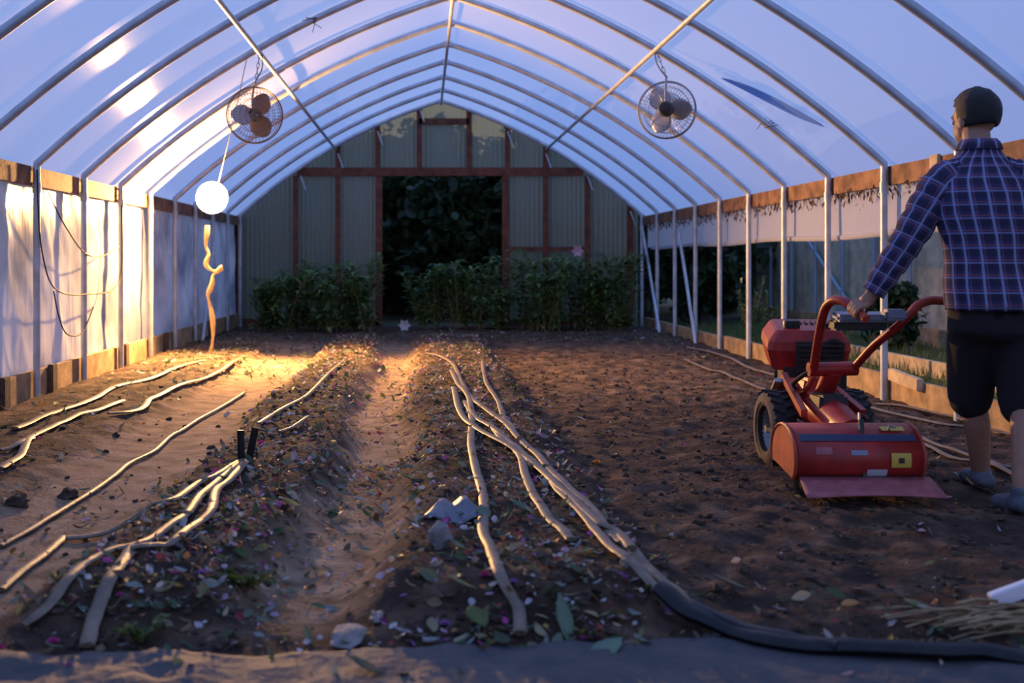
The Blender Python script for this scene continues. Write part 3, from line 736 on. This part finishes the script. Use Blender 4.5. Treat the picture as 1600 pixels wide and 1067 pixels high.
for i in range(9): lily(1.5+i*.2+random.uniform(-.04,.04), 17.5+random.uniform(-.4,.5), random.uniform(.8,1.3), 'bushy green plant standing right of the end doorway', 'plants right of the doorway')
wf = (.6,.6,.7)
for (px, py, lab) in ((632,508,'white flower lying on the ground at the doorway'), (902,392,'pale pink lily bloom above the plants right of the doorway')):
    P = at(px, py, 17.2 if py > 500 else 17.35); m = MB()
    for i in range(6):
        a = 2*pi*i/6; d = Vector((math.cos(a), 0, math.sin(a))); leafshape(m, P+d*.04, .1, .04, 0, (0,0), .2, wf if py > 500 else (.6,.4,.5)) if False else m.add([P, P+d*.05+Vector((0,-.03,0))+d.cross(Vector((0,1,0)))*.034, P+d*.1+Vector((0,-.04,0)), P+d*.05+Vector((0,-.03,0))-d.cross(Vector((0,1,0)))*.034], [(0,1,2,3)], wf if py > 500 else (.6,.4,.5))
    m.tube([P, P+Vector((0,.03,-.08))], .004, 5); m.col += [(.1,.14,.05)]*(len(m.v)-len(m.col))
    tag(m.build('lily_bloom', 'petal', smooth=False), lab, 'flower')

# ------------------------------------------------------------------ outside
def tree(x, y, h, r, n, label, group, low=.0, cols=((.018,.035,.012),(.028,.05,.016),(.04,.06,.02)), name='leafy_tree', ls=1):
    t = thing(name, (x, y, -.07), label, 'tree', group)
    MB().tube(catmull([(x,y,-.07),(x+.05,y,h*.3),(x-.05,y+.1,h*.75)], 5), [.14*r/2+.04]*6+[.05]*5, 8).build('trunk', 'bark', t)
    lf = MB(); blobs = [(x+random.gauss(0,r*.42), y+random.gauss(0,r*.3), low+(h-low)*random.uniform(.08,.92), r*random.uniform(.35,.6)) for _ in range(16)]
    for _ in range(n):
        bx_, by_, bz_, br_ = random.choice(blobs); d = Vector((random.gauss(0,1), random.gauss(0,1), random.gauss(0,1))).normalized()*br_*(random.random()**.4)
        p = Vector((bx_, by_, bz_))+d; p.z = max(p.z, .02); L = random.uniform(.16,.34)*ls
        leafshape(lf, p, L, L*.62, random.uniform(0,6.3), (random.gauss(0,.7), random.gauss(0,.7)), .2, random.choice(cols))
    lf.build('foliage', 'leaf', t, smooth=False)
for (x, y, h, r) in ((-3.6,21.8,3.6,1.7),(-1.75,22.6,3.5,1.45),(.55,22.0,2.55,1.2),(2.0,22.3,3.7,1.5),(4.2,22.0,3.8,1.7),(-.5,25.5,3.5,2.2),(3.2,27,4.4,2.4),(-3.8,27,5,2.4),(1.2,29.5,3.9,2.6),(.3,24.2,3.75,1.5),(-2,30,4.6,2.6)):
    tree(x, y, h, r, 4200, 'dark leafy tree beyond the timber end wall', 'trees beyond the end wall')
for (x, y, h, r) in ((5.8,24.5,4,1.8),(7.6,27,4.6,2),(4.9,20.2,2.0,.6)):
    tree(x, y, h, r, 2800, 'dark leafy tree seen through the open right side', 'trees beyond the right side')
tree(5.75, 13.9, .85, .36, 1300, 'dark green shrub in the gap behind the man', None, name='round_shrub', ls=.45, cols=((.02,.05,.02),(.03,.07,.03)))
def sprig(x, y, h, label):
    p = Vector((x, y, -.07)); t = thing('tall_weed', p, label, 'weed', 'tall weeds outside the right posts'); lf = MB(); st = MB()
    for k in range(6):
        e = p+Vector((random.gauss(0,.1), random.gauss(0,.1), h*random.uniform(.6,1.1))); pts = catmull([p, (p+e)/2, e], 8); st.tube(pts, .006, 5)
        for q in pts[3:]:
            for _ in range(3): leafshape(lf, q, random.uniform(.06,.13), .03, random.uniform(0,6.3), (random.uniform(0,.8),0), .3, random.choice(((.16,.28,.07),(.12,.22,.06))))
    st.build('stem', 'stalk', t); lf.build('foliage', 'leaf', t, smooth=False)
sprig(4.0, 14.2, .85, 'tall green weed outside between the far right posts'); sprig(4.35, 14.6, .7, 'tall green weed outside between the far right posts')
sprig(4.6, 12.8, .6, 'tall green weed outside behind the tiller engine')
gr = MB()
for _ in range(11000):
    x = random.uniform(3.72, 6.4); y = random.uniform(4, 19); hgt = random.uniform(.05,.2); a = random.uniform(0, 6.3)
    p = Vector((x, y, -.07)); s = Vector((math.cos(a), math.sin(a), 0))*.008; b_ = Vector((random.gauss(0,.04), random.gauss(0,.04), hgt))
    gr.add([p-s, p+s, p+b_], [(0,1,2)], random.choice(((.10,.17,.04),(.14,.19,.05),(.07,.13,.03),(.18,.18,.07))))
tag(gr.build('grass', 'leaf', origin=(5,12,-.07), smooth=False), 'grass growing between the two greenhouses', 'grass', kind='stuff')
# neighbouring greenhouse
NX = 6.6
nb = thing('neighbouring_greenhouse', (NX, 17, -.07), 'neighbouring greenhouse with olive side seen through the right opening', 'greenhouse')
for i in range(14):
    y = 5.65+1.25*i
    MB().tube([(NX, y, -.07), (NX, y, 1.75)], .035, 8).build('post', 'bluepipe', nb)
MB().grid(lambda u, v: Vector((NX+.09+.03*noise.noise(Vector((u*40, v*3, 2))), 3.5+19.7*u, .12+2.0*v)), 100, 6).build('shade_cloth', 'shade', nb)
MB().tube([at(1253,362,19.8*NX/6.5), at(1322,468,17.7*NX/6.5)], .03, 8).build('brace', 'bluepipe', nb)
MB().box((NX-.06, 13.4, .06), (.04, 19.7, .24)).build('baseboard', 'board', nb, smooth=False)
MB().grid(lambda u, v: Vector((NX+.05+3*v, 3.5+19.7*u, 1.85+2.2*math.sin(v*1.5))), 30, 8).build('roof_film', 'film', nb)
tag(MB().grid(lambda u, v: Vector((4.9+1.4*u, 10+6*v, -.055+.01*noise.noise(Vector((u*5, v*20, 3))))), 10, 30).build('ground_cloth', 'mat', solid=.004), 'dark ground cloth strip outside in front of the neighbouring greenhouse', 'ground cloth')
tag(MB().box((4.85, 11.2, .02), (.05, 5.2, .16)).build('edging_board', 'palewood', smooth=False), 'pale timber edging board on the grass outside at right', 'board')

# ------------------------------------------------------------------ tiller
TX = 1.94
tl = thing('rotary_tiller', (TX, 5.6, 0), 'red walk-behind rotary tiller with black tires on the tilled soil', 'tiller')
def wheel(xo, s):
    c = Vector((xo+s*.055, 5.9, .192))
    w = MB(); w.lathe([(.118,-.055),(.135,-.062),(.17,-.06),(.188,-.045),(.192,0),(.188,.045),(.17,.06),(.135,.062),(.118,.055),(.118,-.055)], c, (1,0,0), 36)
    o = w.build('tire', 'rubber', tl)
    l = MB()
    for i in range(22):
        a = 2*pi*i/22
        for q in (-1, 1):
            cc = c+Vector((q*.028, math.cos(a+q*.07)*.192, math.sin(a+q*.07)*.192)); l.box(cc, (.056,.022,.018), Matrix.Rotation(a-pi/2, 3, 'X') @ Matrix.Rotation(q*.5, 3, 'Z'))
    l.build('tread', 'rubber', o, smooth=False)
    MB().lathe([(.188,-.048),(.172,-.0625),(.136,-.0645),(.134,-.06),(.17,-.058),(.186,-.046)], c, (1,0,0), 36).build('sidewall', 'dustrubber', o)
    r = MB().lathe([(0,-.02*s),(.03,-.02*s),(.04,.0),(.09,.012),(.115,-.01),(.122,-.052),(.122,.052)], c, (1,0,0), 28).build('rim', 'rim', tl)
    MB().lathe([(0,-.05*1),(.02,-.05),(.024,-.02),(.024,.03)], c, (1,0,0), 14).build('hub', 'steel', r)
wheel(1.745, 1); wheel(2.13, 1)
MB().tube([(1.78,5.9,.192),(2.2,5.9,.192)], .022, 10).build('axle', 'steel', tl)
# tine hood
hc = Vector((TX, 5.1, .195)); x0, x1 = 1.60, 2.14
prof = []
for i in range(15):
    a = -.68+ (pi+1.0)*i/14; prof.append((hc.y-math.cos(a)*.172, hc.z+math.sin(a)*.135))
hood = MB(); vs = []
for (yy, zz) in prof: vs += [(x0, yy, zz), (x1, yy, zz)]
hood.add(vs, [(2*i, 2*i+1, 2*i+3, 2*i+2) for i in range(len(prof)-1)])
hd = hood.build('tine_hood', 'red', tl, solid=.006)
for xx in (x0-.004, x1+.004):
    sp_ = MB(); k = len(prof)
    sp_.add([(xx-.004, y_, z_) for y_, z_ in prof]+[(xx+.004, y_, z_) for y_, z_ in prof], [tuple(range(k)), tuple(range(2*k-1, k-1, -1))]+[(i, i+1, k+i+1, k+i) for i in range(k-1)]+[(k-1, 0, k, 2*k-1)])
    sp_.build('side_plate', 'redworn', tl, smooth=False)
# rounded lip on the plates
for xx in (x0-.006, x1+.006): MB().tube([(xx, y_, z_) for y_, z_ in prof], .008, 6).build('plate_rim', 'redworn', hd)
def hp(a, off=.006): return (hc.y-math.cos(a)*(.172+off), hc.z+math.sin(a)*(.135+off))
def decal(xa, xb, a0, a1, m, off=.006):
    d = MB(); vs = []
    for i in range(5):
        y_, z_ = hp(a0+(a1-a0)*i/4, off); vs += [(xa, y_, z_), (xb, y_, z_)]
    d.add(vs, [(2*i, 2*i+1, 2*i+3, 2*i+2) for i in range(4)]); return d.build('decal', m, hd)
decal(x0+.02, x1-.02, .62, .86, 'navy')
decal(2.0, 2.085, -.2, .24, 'yellow'); decal(2.03, 2.055, -.06, .10, 'dark', .008)
decal(1.90, 1.985, -.5, -.26, 'white'); decal(1.68, 1.75, .2, .42, 'pinkflap'); decal(1.83, 1.90, .18, .33, 'bluegrey')
decal(1.99, 2.09, 1.0, 1.22, 'yellow')
y_, z_ = hp(-.62)
MB().grid(lambda u, v: Vector((x0+.01+(x1-x0+.02)*u+.03*v*(u-.5), y_-.015-.15*v, z_+.01-.06*v+.012*math.sin(pi*u)*v)), 10, 4).build('flap', 'pinkflap', tl, solid=.006)
MB().tube([(x0+.02, y_-.012, z_+.006), (x1-.02, y_-.012, z_+.006)], .009, 8).build('hinge', 'dark', hd)
tn = MB()
for i in range(6):
    xx = x0+.05+i*.088
    for k in range(4):
        a = k*pi/2+i*.5
        d = Vector((0, math.cos(a), math.sin(a))); e = Vector((0, -math.sin(a), math.cos(a)))
        cc = Vector((xx, hc.y, .14)); tn.tube([cc, cc+d*.08, cc+d*.12+e*.02+Vector((.015,0,0)), cc+d*.135+e*.06+Vector((.03,0,0))], .012, 6, r2=.005)
tn.tube([(x0+.01, hc.y, .14), (x1-.01, hc.y, .14)], .02, 10)
tn.build('tines', 'steel', tl)
# depth bar with spring
MB().bar((1.89, 4.93, .10), (1.905, 5.02, .36), .02, .012, (0,1,0)).build('depth_bar', 'dark', tl, smooth=False)
MB().tube([(1.90,5.02,.34),(1.905,5.04,.385),(1.93,5.05,.375),(1.95,5.06,.36)], .006, 6).build('depth_latch', 'steel', tl)
MB().tube([(2.01,4.98,.32),(2.02,5.0,.335),(2.05,5.0,.33)], .005, 6).build('depth_spring', 'steel', tl)
# transmission, frame
gc = MB(); gc.tube([(TX,5.2,.27),(TX,5.45,.31),(TX,5.7,.33),(TX,5.95,.34),(TX,6.1,.36)], [.07,.085,.095,.10,.08], 14)
gc.build('transmission_case', 'red', tl)
MB().box((TX,5.52,.36), (.16,.2,.12), taper=.8).build('gearbox_cover', 'dark', tl, bevel=.015)
MB().box((TX+.02,5.75,.42), (.2,.16,.1), taper=.7).build('drive_housing', 'red', tl, bevel=.015)
MB().bar((1.80,5.45,.33),(1.86,5.95,.46), .03,.035).build('frame_rail', 'redworn', tl, smooth=False)
MB().bar((2.08,5.45,.33),(2.04,5.95,.46), .03,.035).build('frame_rail', 'red', tl, smooth=False)
MB().bar((1.83,5.92,.44),(1.87,6.15,.34), .05,.02).build('engine_bracket', 'steel', tl, smooth=False)
MB().tube(catmull([(1.85,5.72,.42),(1.80,5.6,.46),(1.84,5.5,.52),(1.9,5.46,.54)],5), .011, 8).build('throttle_cable', 'black', tl)
MB().tube(catmull([(1.88,5.74,.40),(1.86,5.6,.43),(1.87,5.52,.5)],5), .013, 8).build('clutch_rod', 'redworn', tl)
# engine : sculpted box, nose up, turned a little to the right
er = Matrix.Rotation(-.2, 3, 'Z') @ Matrix.Rotation(.10, 3, 'X'); ec = Vector((2.075, 6.28, .60))
def E(x, y, z): return ec+er@Vector((x, y, z))
hoodm = MB()
ring = lambda z, hx, hy, ch: [E(sx, sy, z) for sx, sy in ((-hx+ch,-hy),(hx-ch,-hy),(hx,-hy+ch),(hx,hy-ch),(hx-ch,hy),(-hx+ch,hy),(-hx,hy-ch),(-hx,-hy+ch))]
rs = [ring(-.11,.185,.205,.03), ring(-.02,.205,.225,.03), ring(.0,.212,.23,.03), ring(.045,.205,.225,.03), ring(.105,.165,.205,.025)]
vs = [p for r_ in rs for p in r_]; fs = [(i*8+j, i*8+(j+1)%8, (i+1)*8+(j+1)%8, (i+1)*8+j) for i in range(4) for j in range(8)]+[tuple(range(7,-1,-1)), tuple(32+j for j in range(8))]
hoodm.add(vs, fs).build('engine_cowl', 'red', tl, smooth=False, bevel=.006)
eb = MB(); eb.box(E(.03,-.06,-.17), (.32,.3,.16), er); eb.box(E(.05,-.225,-.03), (.24,.05,.16), er)
for i in range(6): eb.box(E(.05,-.255,-.09+i*.025), (.22,.03,.008), er)
eb.build('engine_block', 'dark', tl, smooth=False)
MB().lathe([(0,.03),(.04,.03),(.045,.02),(.045,-.01),(.03,-.015)], E(-.08,-.1,.115), er@Vector((0,0,1)), 18).build('fuel_cap', 'black', tl)
MB().lathe([(0,.025),(.03,.025),(.034,.0)], E(.10,-.12,.11), er@Vector((0,0,1)), 16).build('choke_knob', 'black', tl)
ml = MB()
for i in range(5): ml.box(E(-.02+i*.03, .05, .11), (.012,.1,.008), er)
ml.build('vent_louvre', 'dark', tl, smooth=False)
MB().tube([E(.12,-.17,.02),E(.12,-.25,.02)], .05, 14).build('muffler', 'dark', tl)
MB().box(E(0,0,-.27), (.2,.24,.08), er).build('engine_mount', 'dark', tl, bevel=.01)
MB().tube(catmull([E(-.12,.2,-.2),E(-.1,.3,-.26),E(.1,.3,-.26),E(.12,.2,-.2)],6), .016, 8).build('bumper', 'dark', tl)
# handlebars
st = MB(); st.tube(catmull([(TX-.02,5.62,.33),(TX,5.55,.44),(TX+.01,5.48,.535)],5), .045, 12); st.build('handle_stem', 'red', tl)
MB().tube([(1.83,5.48,.535),(2.06,5.48,.54)], .034, 14).build('handle_pivot', 'red', tl)
GL = Vector((1.893, 5.02, .835)); GRR = Vector((2.40, 5.21, .868))
lb = catmull([(1.85,5.47,.53),(1.835,5.36,.68),(1.825,5.25,.82),(1.835,5.17,.872),(1.86,5.10,.872),(1.885,5.05,.845)],7)
MB().tube(lb, .021, 12).build('handlebar', 'red', tl)
gdl = (Vector((1.90,4.985,.815))-Vector((1.885,5.05,.845))).normalized()
MB().tube([Vector((1.885,5.05,.845))-gdl*.03, GL, Vector((1.905,4.96,.80))], .019, 12).build('grip', 'redworn', tl)
rb = catmull([(2.04,5.47,.54),(2.08,5.32,.66),(2.12,5.2,.74),(2.16,5.17,.79),(2.20,5.17,.83)],7)
MB().tube(rb, .019, 12).build('handlebar', 'red', tl)
MB().tube(catmull([(2.185,5.175,.81),(2.22,5.18,.85),(2.28,5.19,.872),(2.34,5.2,.872),(2.46,5.22,.866)],5), [.012]*2+[.02]*19, 12).build('grip', 'redworn', tl)
MB().box((1.975,5.17,.80), (.27,.11,.035), Matrix.Rotation(.12,3,'X')).build('control_panel', 'bluegrey', tl, bevel=.012)
MB().box((1.96,5.2,.762), (.24,.09,.045)).build('control_bracket', 'dark', tl, bevel=.008)
MB().box((2.09,5.12,.812), (.10,.07,.05)).build('switch_box', 'bluegrey', tl, bevel=.012)
lv = MB().tube([(1.97,5.15,.81),(1.975,5.11,.85)], .007, 8); lv.ball((1.976,5.105,.856), .015, 10, 8); lv.build('control_lever', 'black', tl)

# ------------------------------------------------------------------ man
mn = thing('person', (2.44, 4.9, 0), 'man in a blue plaid shirt and dark shorts walking behind the tiller', 'person')
def remesh_obj(mb, name, m, parent, vox, smooth_it=4):
    o = mb.build(name+'_raw', m, parent)
    md = o.modifiers.new('r', 'REMESH'); md.mode = 'VOXEL'; md.voxel_size = vox; md.use_smooth_shade = True
    ms = o.modifiers.new('s', 'SMOOTH'); ms.factor = .5; ms.iterations = smooth_it
    dg = bpy.context.evaluated_depsgraph_get(); me = bpy.data.meshes.new_from_object(o.evaluated_get(dg))
    me.name = name; org = ORG[parent.name]
    bpy.data.objects.remove(o); n = bpy.data.objects.new(name, me); C.objects.link(n); n.parent = parent; ORG[n.name] = org
    for p in me.polygons: p.use_smooth = True
    me.materials.clear(); me.materials.append(M[m])
    return n
def limb(mb, pts, rs, n=12):
    P = catmull(pts, 5); k = len(P); R_ = []
    for i in range(k):
        t = i/(k-1)*(len(rs)-1); a = min(int(t), len(rs)-2); R_.append(rs[a]+(rs[a+1]-rs[a])*(t-a))
    mb.tube(P, R_, n)
    mb.ball(P[0], R_[0]*.98, 12, 8); mb.ball(P[-1], R_[-1]*.98, 12, 8)
neck = Vector((2.40,4.97,1.52)); hcn = Vector((2.405,5.03,1.672))
shL, elL, wrL = Vector((2.235,4.95,1.405)), Vector((2.08,4.96,1.135)), Vector((1.945,5.0,.905))
shR, elR, wrR = Vector((2.555,4.95,1.41)), Vector((2.66,5.07,1.17)), Vector((2.50,5.2,.945))
hipL, knL, anL = Vector((2.335,4.87,.85)), Vector((2.405,5.07,.475)), Vector((2.50,5.17,.095))
hipR, knR, anR = Vector((2.505,4.85,.85)), Vector((2.525,4.86,.47)), Vector((2.44,4.70,.10))
B = MB()
B.loft([(Vector((2.42,4.86,.80)),(1,0,0),(0,1,0),.10,.08,0),(Vector((2.42,4.86,.88)),(1,0,0),(0,1,0),.165,.11,0),(Vector((2.415,4.88,1.02)),(1,0,0),(0,1,0),.145,.10,0),(Vector((2.40,4.91,1.2)),(1,0,0),(0,1,0),.16,.105,0),(Vector((2.395,4.94,1.36)),(1,0,0),(0,1,0),.175,.105,0),(Vector((2.39,4.96,1.45)),(1,0,0),(0,1,0),.13,.08,0),(Vector((2.39,4.965,1.5)),(1,0,0),(0,1,0),.07,.06,0)], 20)
B.uv = None
B.ball((2.42,4.86,.82), .12, 14, 10, (1.1,.8,.7)); B.ball((2.39,4.965,1.48), .07)
limb(B, [(2.392,4.965,1.44),(2.397,4.985,1.54),(2.402,5.01,1.61)], [.062,.056,.056])
limb(B, [shL, elL, wrL], [.055,.042,.030]); limb(B, [shR, elR, wrR], [.055,.042,.030])
limb(B, [hipL, knL], [.082,.055]); limb(B, [knL, knL*.62+anL*.38+Vector((0,-.025,0)), anL], [.053,.056,.036])
limb(B, [hipR, knR], [.082,.055]); limb(B, [knR, knR*.62+anR*.38+Vector((0,-.025,0)), anR], [.053,.056,.036])
# head: cranium, jaw, nose, brow, ears ; turned left
hr = Matrix.Rotation(.35, 3, 'Z') @ Matrix.Rotation(-.12, 3, 'X')
def Hd(x, y, z): return hcn+hr@Vector((x, y, z))
B.ball(Hd(0,-.01,.02), .1, 20, 14, (.79,.97,1.0), hr); B.ball(Hd(0,.035,-.045), .075, 16, 12, (.85,.85,1.0), hr); B.ball(Hd(0,.06,-.1), .035, 12, 9, (1.1,.8,.7), hr)
B.ball(Hd(0,.105,-.025), .018, 10, 8, (.8,1,1.5), hr); B.ball(Hd(0,.075,.022), .03, 10, 8, (1.9,.8,.5), hr); B.ball(Hd(0,.092,-.068), .018, 10, 8, (1.4,.7,.5), hr)
for s in (-1,1): B.ball(Hd(s*.082,-.005,-.02), .03, 10, 8, (.35,.7,1.1), hr)
# hands gripping
def hand(mb, wrist, g, axis, side):
    axis = axis.normalized(); w = (wrist-g); w -= axis*w.dot(axis); u = w.normalized(); v = axis.cross(u)*side
    pc_ = g+u*.034
    mb.tube([wrist, wrist*.5+pc_*.5+u*.01, pc_+u*.012], [.028,.030,.03], 12, r2=None)
    mb.ball(g+u*.03+v*.006, .042, 12, 9, (1,1,1)) if False else None
    for k in range(4):
        o = axis*((k-1.5)*.0195); Lk = (.95,1.08,1.0,.82)[k]; R1 = .030
        ch = [g+o*.8+u*.05]+[g+o+(u*math.cos(a)+v*math.sin(a))*R1*(1.12 if a < 1.3 else 1) for a in [q*Lk for q in (.35,1.1,1.9,2.7,3.4,4.0)]]
        mb.tube(ch, [.012,.0105,.0098,.0092,.0088,.0082,.007], 8); mb.ball(ch[-1], .0072, 8, 6); mb.ball(ch[2], .0108, 8, 6)
    pts_ = [g+axis*s_*.028+u*.042 for s_ in (-1,0,1)]
    mb.tube(pts_, [.016,.019,.016], 10)
    th = [g+u*.055-axis*.03, g+u*.035-axis*.05-v*.02, g+u*.005-axis*.045-v*.034, g-u*.018-axis*.03-v*.03]
    mb.tube(catmull(th, 3), [.014]*4+[.0115]*3+[.0095]*3, 8); mb.ball(th[-1], .0095, 8, 6)
hand(B, wrL, GL, gdl, 1); hand(B, wrR, GRR, Vector((-1,-.15,0)), 1)
body = remesh_obj(B, 'body', 'skin', mn, .0055, 5)
for s in (-1,1):
    ey = MB().ball(Hd(s*.032,.084,.0), .0115, 12, 9).build('eye', 'eye', mn)
    MB().ball(Hd(s*.032,.0925,-.001), .0052, 10, 7).build('iris', 'dark', ey)
hm = MB(); hb = MB(); hb.ball((0,0,0), 1, 28, 20)
vs = []
for p in hb.v:
    q = Vector((p.x*.086, p.y*.106-.012, p.z*.108+.022)); nn = 1+.05*noise.noise(p*6)
    vs.append(Hd(q.x*nn, q.y*nn, q.z*nn))
keep = [f for f in hb.f if all((hb.v[i].z > .55 or hb.v[i].y < .35+.3*hb.v[i].z) and hb.v[i].z > -.62 for i in f)]
hm.add(vs, keep).build('hair', 'hair', mn, solid=.012)
# shirt
sh = MB(); X_, Y_ = (1,0,0), (0,1,0)
def rg(c, rx, ry, v): return (Vector(c), X_, Y_, rx, ry, v)
sh.loft([rg((2.425,4.86,.845),.212,.155,.845),rg((2.425,4.86,.87),.215,.158,.87),rg((2.42,4.87,.95),.208,.152,.95),rg((2.415,4.885,1.05),.198,.146,1.05),rg((2.41,4.90,1.15),.202,.146,1.15),rg((2.40,4.92,1.25),.212,.148,1.25),rg((2.395,4.935,1.33),.212,.145,1.34),rg((2.39,4.95,1.39),.198,.132,1.40),rg((2.39,4.955,1.44),.165,.112,1.46),rg((2.392,4.96,1.48),.125,.09,1.52),rg((2.395,4.965,1.515),.09,.078,1.57),rg((2.40,4.975,1.548),.077,.074,1.60)], 48)
# cloth wrinkles
for i, p in enumerate(sh.v):
    d = (p-Vector((2.41, 4.91, p.z))); d.z = 0
    if d.length > 1e-4 and p.z < 1.5: p += d.normalized()*(.012*noise.noise(Vector((p.x*6, p.y*6, p.z*9)))+.006*noise.noise(p*22))
shirt = sh.build('shirt', 'plaid', mn, solid=.004)
def sleeve(pts, rs, nm='sleeve'):
    P = catmull(pts, 8); k = len(P); rings = []; acc = 0; prev = None
    for i, p in enumerate(P):
        d = (P[min(i+1,k-1)]-P[max(i-1,0)]).normalized()
        xx = d.cross(Vector((0,1,0))).normalized() if prev is None else (prev-d*prev.dot(d)).normalized(); prev = xx; yy = d.cross(xx)
        if i: acc += (p-P[i-1]).length
        t = i/(k-1)*(len(rs)-1); a = min(int(t), len(rs)-2); r_ = rs[a]+(rs[a+1]-rs[a])*(t-a)
        r_ *= 1+.05*math.sin(i*1.3)+.03*math.sin(i*2.7)
        rings.append((p, xx, yy, r_, r_*.95, acc))
    m = MB(); m.loft(rings, 28); o = m.build(nm, 'plaid', shirt, solid=.004); return o
inw = lambda a, b, t: a*(1-t)+b*t
sleeve([shL+Vector((.075,0,.01)), shL+Vector((.0,0,-.02)), inw(shL,elL,.5), elL, inw(elL,wrL,.5), inw(elL,wrL,.97)], [.078,.084,.078,.066,.058,.046])
sleeve([shR+Vector((-.075,0,.01)), shR+Vector((-.0,0,-.02)), inw(shR,elR,.5), elR, inw(elR,wrR,.5), inw(elR,wrR,.95)], [.078,.084,.078,.066,.058,.046])
cm = MB(); cm.loft([rg((2.398,4.972,1.535),.081,.078,0),rg((2.40,4.98,1.56),.074,.072,.03),rg((2.402,4.984,1.575),.073,.071,.05),rg((2.40,4.976,1.56),.083,.08,.07),rg((2.396,4.968,1.53),.096,.086,.11)], 32)
cm.build('collar', 'plaid', shirt, solid=.003)
# shorts
so = MB()
so.loft([rg((2.42,4.86,.90),.178,.128,0),rg((2.42,4.86,.82),.19,.135,0),rg((2.42,4.86,.75),.185,.13,0),rg((2.42,4.865,.71),.12,.1,0)], 24); so.uv = None
limb(so, [hipL, inw(hipL,knL,.6), knL+Vector((0,0,-.03))], [.112,.105,.092], 16)
limb(so, [hipR, inw(hipR,knR,.6), knR+Vector((0,0,-.03))], [.112,.105,.092], 16)
so.ball((2.42,4.86,.80), .13, 14, 10, (1.2,.9,.8))
remesh_obj(so, 'shorts', 'shorts', mn, .012, 4)
def shoe(an, toe):
    an = Vector(an); d = (Vector(toe)-an); d.z = 0; d.normalize(); sd = Vector((-d.y, d.x, 0)); g0 = Hn(an.x, an.y); lf_ = max(0, an.z-.095)
    m = MB(); P = [Vector((an.x, an.y, g0))+d*t+Vector((0,0,z+lf_*max(0,(.12-t))*4)) for t, z in ((-.07,.045),(-.03,.05),(.03,.048),(.08,.04),(.13,.034),(.175,.03))]
    for q in (-.014,.014): m.tube([p+sd*q for p in P], [.026,.031,.032,.033,.031,.022], 12, r2=.03, up=(0,0,1)); m.ball(P[-1]+sd*q, .022, 10, 8); m.ball(P[0]+sd*q, .027, 10, 8)
    m.tube([an+Vector((0,0,-.05)), an+Vector((0,0,-.01)), an+Vector((0,-.005,.03))], [.046,.045,.043], 14)
    remesh_obj(m, 'shoe', 'shoe', mn, .007, 4)
shoe(anL, (2.52, 5.4, .0)); shoe(anR, (2.43, 4.95, .0))

# ------------------------------------------------------------------ world, camera
w = bpy.data.worlds.new('dusk_sky'); bpy.context.scene.world = w; w.use_nodes = True; nt = w.node_tree
bg = nt.nodes['Background']; tc = nt.nodes.new('ShaderNodeTexCoord'); sx = nt.nodes.new('ShaderNodeSeparateXYZ'); nt.links.new(tc.outputs['Generated'], sx.inputs[0])
rp = nt.nodes.new('ShaderNodeValToRGB'); nt.links.new(sx.outputs[2], rp.inputs['Fac'])
e = rp.color_ramp.elements; e[0].position = 0; e[0].color = (.62,.58,.60,1); e[1].position = .75; e[1].color = (.25,.48,1.12,1)
k = e.new(.18); k.color = (.44,.53,.95,1)
mr = nt.nodes.new('ShaderNodeMapRange'); mr.interpolation_type = 'SMOOTHSTEP'
for nm, v_ in (('From Min',.80),('From Max',1.0),('To Min',0),('To Max',1)): mr.inputs[nm].default_value = v_
nt.links.new(sx.outputs[1], mr.inputs['Value'])
mxs = nt.nodes.new('ShaderNodeMix'); mxs.data_type = 'RGBA'; nt.links.new(mr.outputs[0], mxs.inputs['Factor']); nt.links.new(rp.outputs[0], mxs.inputs['A']); mxs.inputs['B'].default_value = (1.0,.82,.42,1)
nt.links.new(mxs.outputs['Result'], bg.inputs['Color']); bg.inputs['Strength'].default_value = 1.0
cam = bpy.data.cameras.new('camera'); co = bpy.data.objects.new('camera', cam); C.objects.link(co)
co.location = (0,0,HC); co.rotation_euler = (pi/2,0,0); cam.sensor_width = 36; cam.lens = 36*F/1600
cam.shift_x = (800-VX)/1600; cam.shift_y = -(533.5-VY)/1600; cam.clip_end = 200
cam.dof.use_dof = True; cam.dof.focus_distance = 6.5; cam.dof.aperture_fstop = 2.4
bpy.context.scene.camera = co
s = bpy.context.scene
s.view_settings.view_transform = 'Standard'; s.view_settings.look = 'None'; s.view_settings.gamma = 1; s.view_settings.exposure = 0
s.cycles.use_denoising = True; s.cycles.sample_clamp_indirect = 6; s.cycles.max_bounces = 8; s.cycles.transparent_max_bounces = 12; s.cycles.caustics_reflective = False; s.cycles.caustics_refractive = False
